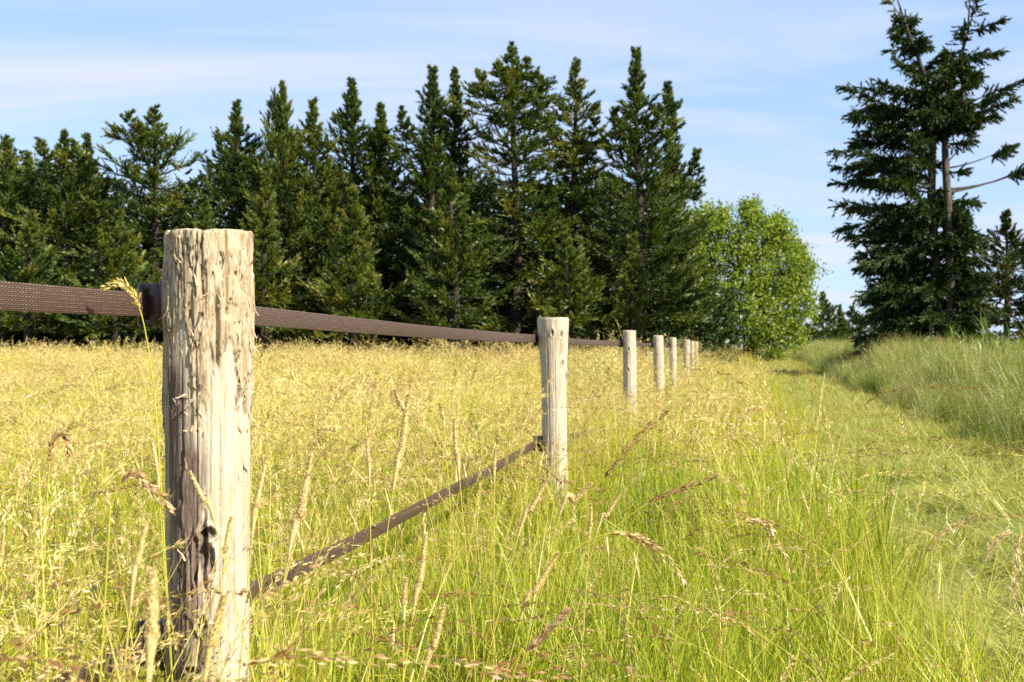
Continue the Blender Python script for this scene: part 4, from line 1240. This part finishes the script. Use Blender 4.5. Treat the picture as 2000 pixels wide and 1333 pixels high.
P = spots(30, 5.6, 16, -1.15, -.6, rmin=1.0); specs.append(('nt', P, S(P, .80, .1), .08, tonef(P, .04, .12)))
P = spots(75, .72, 1.6, -.98, -.48, rmin=.86); P = P[P[:, 0] < -.34]; specs.append(('nt', P, S(P, 1.04, .08), .08, tonef(P, .0, .12)))
P = spots(30, .78, 1.5, -1.0, -.48, rmin=.85); P = P[P[:, 0] < -.34]; specs.append(('ng', P[::3], S(P[::3], 1.45, .08), .08, tonef(P[::3], .05, .12)))
P = spots(60, 5.7, 9.6, -1.02, -.70); specs.append(('nt', P, S(P, .88, .08), .08, tonef(P, .05, .12)))
n1 = scatter('meadow_grass', 'tall golden meadow grass in the field left of the fence', specs)
# verge between the fence and the track
specs = []
P = spots(105 / 6, 0.3, NEARY, *VER, rmin=0.75); specs.append(('ng', P, S(P, .95, .16) * patch(P, .8, 1.15, 1.1), .10, tonef(P, .0, .22, .9)))
P = spots(5 / 4, 0.6, NEARY, -.86, .25, rmin=1.0, clump=.8); specs.append(('ns', P, S(P, .9, .13), .12, tonef(P, .0, .10)))
P = spots(20, 0.9, NEARY, -.86, .38, rmin=1.55, clump=.7); specs.append(('nb', P, S(P, .85, .13), .16, tonef(P, 0, .0, jit=.0)))
P = spots(2.0, 1.5, NEARY, -.86, .5, rmin=1.6); specs.append(('nf', P, S(P, .85, .1), .08, tonef(P, 0, .0, jit=.02)))
P = spots(34 / 9, NEARY, 40, *VER); specs.append(('fg', P, S(P, .95, .15), .12, tonef(P, .02, .22, .35)))
P = spots(14 / 8, NEARY, 40, -.86, .25, clump=.6); specs.append(('fs', P, S(P, .88, .13), .14, tonef(P, .0, .12)))
P = spots(5, NEARY, 26, *VER, clump=.6); specs.append(('nb', P, S(P, .9, .13), .14, tonef(P, .0, .0, jit=0)))
P = spots(2 / 4, 1.5, 24, .0, .35, clump=.5); specs.append(('ns', P, S(P, .8, .13), .12, tonef(P, .04, .10)))
n2 = scatter('verge_grass', 'green verge grass with brown seed heads between fence and track', specs)
# mown track
specs = []
P = spots(80 / 8, 2.2, 14, 0.5, 2.85); specs.append(('tt', P, S(P, .95, .25) * patch(P, .6, 1.35, 2.2), .18, tonef(P, .03, .34, 1.1)))
P = spots(60 / 4, 2.2, 14, 0.5, 2.85, clump=.9); specs.append(('tf', P, S(P, 1, .25) * patch(P, .7, 1.3, 1.7), .25, tonef(P, .06, .34, .9)))
P = spots(60 / 8, 14, 60, 0.5, 2.85); specs.append(('tt', P, S(P, 1.4, .2), .15, tonef(P, .10, .25, .9)))
n3 = scatter('track_grass', 'short flattened grass on the mown track', specs)
# bank right of the track
specs = []
P = spots(36 / 6, 6, 60, 2.66, 5.2, margin=2.5); specs.append(('bt', P, S(P, .74, .13) * (0.80 + .25 * sstep(P[:, 0] - SLOPE * P[:, 1], 2.6, 3.6)), .12, tonef(P, .0, .36, .5)))
P = spots(14 / 6, 6, 60, 5.2, 11, margin=2.5); specs.append(('bt', P, S(P, .66, .13), .12, tonef(P, .0, .3, .4)))
P = spots(7, 6, 24, 3.9, 9, margin=2.5, clump=.9, cs=.35); specs.append(('rd', P, S(P, .70, .12), .08, tonef(P, 0, .1)))
P = spots(1.0, 12, 45, 3.0, 7, clump=.9, cs=.3); specs.append(('oa', P, S(P, .9, .14), .1, tonef(P, .05, .1)))
P = spots(5 / 6, 42, 75, -6, 2.6, margin=1); specs.append(('bt', P, S(P, .8, .2), .12, tonef(P, .05, .3)))
n4 = scatter('bank_grass', 'tall rough grass and reeds on the bank right of the track', specs)
# weeds along the far edges
specs = []
P = spots(6, 29.5, 34.0, -40, -1.5, margin=2.5, clump=1, cs=.3); specs.append(('oa', P, S(P, .92, .15), .1, tonef(P, .05, .1)))
P = spots(7 / 6, 32, 35, -40, -1.5, margin=2.5); specs.append(('bt', P, S(P, .75, .15), .1, tonef(P, .05, .2)))
P = spots(6, 10, 40, -2.2, -.5, clump=.9, cs=.5); specs.append(('oa', P, S(P, 1.0, .14), .1, tonef(P, .0, .1)))
P = spots(4 / 6, 22, 42, -1.6, .2, clump=.9, cs=.5); specs.append(('bt', P, S(P, .9, .14), .1, tonef(P, -.1, .1)))
n5 = scatter('edge_weeds', 'seeding weeds along the meadow edge and by the far posts', specs)
print('tufts', n1, n2, n3, n4, n5)

# ------------------------------------------------------------------ single grass stalks that stand out
M_head = leaf_mat('seed_head', GRASS_STOPS, 0.2, 0.03, trans_tint=(1.0, 0.95, 0.75))
def smooth_path(pts, n):
    pts = np.asarray(pts, float); m = len(pts)
    out = []
    for i in range(m - 1):
        p0, p1, p2, p3 = pts[max(i - 1, 0)], pts[i], pts[i + 1], pts[min(i + 2, m - 1)]
        for t in np.linspace(0, 1, n, endpoint=(i == m - 2)):
            out.append(0.5 * (2 * p1 + (p2 - p0) * t + (2 * p0 - 5 * p1 + 4 * p2 - p3) * t * t + (3 * p1 - p0 - 3 * p2 + p3) * t ** 3))
    return np.array(out)
def stalk(label, px, d, kind, w, tint, seed, head_pts, group):
    """px: pixel polyline from the tip down; the head covers the first head_pts points; the stem goes on to the ground"""
    rg = np.random.default_rng(seed)
    P = [PX(x, y, d) for i, (x, y) in enumerate(px)]
    e = P[-1]; dr = unit(P[-1] - P[-2])
    bx = e[0] + np.clip(dr[0] / max(-dr[2], .3), -.35, .35) * (e[2]) * 0.55
    gz = float(ground_z(bx, e[1]))
    base = np.array([bx, e[1] + rg.normal(0, .03), gz - 0.01])
    mid = e * 0.5 + base * 0.5 + np.array([(e[0] - bx) * -0.12, 0, 0])
    root = empty('foxtail_stalk' if kind == 'fox' else 'nodding_stalk', (base[0], base[1], gz))
    tag(root, label, 'grass stalk', group)
    o = np.array([base[0], base[1], gz])
    path = smooth_path(P + [mid, base], 8) - o
    nh = 8 * (head_pts - 1) + 1
    g = Geo(); sp = path[max(nh - 3, 0):][::-1]
    g.add(*tube(sp, np.linspace(0.0014, 0.0008, len(sp)), 5), np.full(len(sp) * 5 + 1, 0.45 if kind != 'fox' else 0.58))
    new_obj('stem', g.mesh('stem', True), root, M_head)
    g = Geo(); hp = path[:nh][::-1]
    if kind == 'fox':
        foxtail(g, rg, hp, 1.0, w * d / FPX / 2 * 0.85, tint, 26, 10, 1100)
    else:
        stem_strip(g, hp, 0.0014, tint, rg)
        panicle(g, rg, hp, 1.0, 150, w * d / FPX * 0.8, 0.0105, 0.0027, tint, 0.03)
    new_obj('seed_head', g.mesh('seed_head'), root, M_head)
fox = [
    ((297, 1112), (292, 1350), .85, 27, .80, 'thick blurred foxtail spike rising from the bottom border, left of the post'),
    ((440, 1160), (400, 1340), .95, 21, .76, 'foxtail spike crossing the lowest front of the foreground post'),
    ((608, 890), (562, 1098), 1.25, 19, .81, 'large leaning foxtail spike right of the foreground post, touching the lower tape'),
    ((521, 893), (492, 1062), 1.6, 13, .80, 'slim foxtail spike close to the right edge of the foreground post'),
    ((297, 858), (312, 965), 1.7, 11, .82, 'pale foxtail spike close to the left edge of the foreground post'),
    ((292, 1005), (256, 1190), 1.1, 14, .80, 'long thin leaning foxtail above the thick blurred one'),
    ((372, 922), (425, 1040), 1.42, 11, .80, 'thin foxtail leaning left across the face of the foreground post'),
    ((452, 1010), (437, 1130), 1.5, 12, .78, 'upright pale spike standing before the knot hole of the post'),
    ((797, 772), (768, 958), 1.9, 16, .79, 'tall foxtail in mid meadow reaching higher than its neighbours'),
    ((772, 762), (792, 815), 3.0, 11, .83, 'pale fluffy spike just behind the tall foxtail in mid meadow'),
    ((860, 788), (868, 842), 3.0, 9, .83, 'short pale spike right of the tall foxtail in mid meadow'),
    ((888, 818), (898, 938), 2.4, 11, .82, 'fluffy upright spike midway between the two nearest posts'),
    ((832, 1042), (806, 1205), 1.6, 14, .78, 'upright foxtail right below the lower tape'),
    ((793, 1130), (789, 1214), 1.55, 14, .77, 'short brownish spike left of the foxtail below the lower tape'),
    ((868, 1182), (826, 1325), 1.35, 16, .78, 'leaning brown foxtail near the bottom border right of the post'),
    ((1090, 1080), (1015, 1212), 1.7, 14, .76, 'strongly leaning foxtail below the flared post'),
    ((1154, 944), (1092, 1008), 1.9, 13, .79, 'foxtail leaning over the foot of the flared post'),
    ((1073, 930), (1012, 1048), 1.9, 12, .77, 'leaning foxtail just left of the foot of the flared post'),
    ((1154, 985), (1150, 1060), 2.0, 9, .78, 'small upright spike right of the foot of the flared post'),
    ((1211, 965), (1164, 1046), 2.0, 9, .77, 'thin leaning spike farthest right of the foxtails by the flared post'),
    ((716, 858), (722, 948), 2.2, 10, .82, 'upright foxtail left of the tall foxtail in mid meadow'),
    ((968, 878), (965, 946), 2.5, 9, .81, 'upright spike crossing the lower tape near the flared post'),
]
for i, (a, b, d, w, t, lab) in enumerate(fox):
    m = ((a[0] + b[0]) / 2 + (b[1] - a[1]) * 0.02 * (-1) ** i, (a[1] + b[1]) / 2)
    stalk(lab, [a, m, b], d, 'fox', w, t, 500 + i, 3, 'foxtail spikes in the foreground')
arch = [
    ([(205, 561), (236, 555), (259, 575), (273, 606), (284, 650), (299, 745), (309, 860), (322, 1060)], 1.62, 9, .70, 4, 'tall thin stalk with nodding golden head over the upper tape, left of the post'),
    ([(333, 996), (300, 956), (262, 928), (236, 945), (219, 990), (212, 1070)], 1.25, 8, .90, 4, 'brown seed head arched like a hook against the left of the post'),
    ([(137, 884), (121, 852), (104, 862), (98, 905), (92, 1010)], 1.6, 7, .91, 4, 'small brown hooked seed head at the far left of the meadow'),
    ([(1302, 806), (1252, 848), (1216, 888), (1178, 935), (1120, 1005), (1075, 1090)], 2.2, 8, .95, 4, 'dark brown seed head slanting up right of the flared post'),
    ([(1394, 933), (1330, 955), (1262, 985), (1190, 1040), (1120, 1120)], 2.0, 6, .94, 3, 'dark seed head lying almost flat right of the flared post foot'),
    ([(1335, 1135), (1295, 1082), (1250, 1052), (1190, 1042), (1120, 1075), (1080, 1140)], 1.6, 9, .91, 4, 'reddish drooping seed head in the middle of the verge'),
    ([(1966, 1040), (1938, 1062), (1918, 1105), (1892, 1200)], 2.1, 6, .82, 3, 'pale nodding seed head at the right beside the track'),
    ([(1988, 1045), (1984, 1120), (1978, 1200), (1970, 1300)], 1.9, 7, .84, 3, 'pale upright seed head by the right border'),
    ([(1105, 1195), (1065, 1235), (1030, 1275), (1000, 1325)], 1.25, 9, .90, 3, 'blurred reddish seed head at the bottom border in the verge'),
    ([(1545, 1115), (1500, 1030), (1450, 1018), (1400, 1050), (1370, 1120)], 1.9, 6, .88, 3, 'fine arched seed head in the middle right of the verge'),
]
for i, (px, d, w, t, hp, lab) in enumerate(arch):
    stalk(lab, px, d, 'arch', w, t, 560 + i, hp, 'nodding seed heads in the foreground')
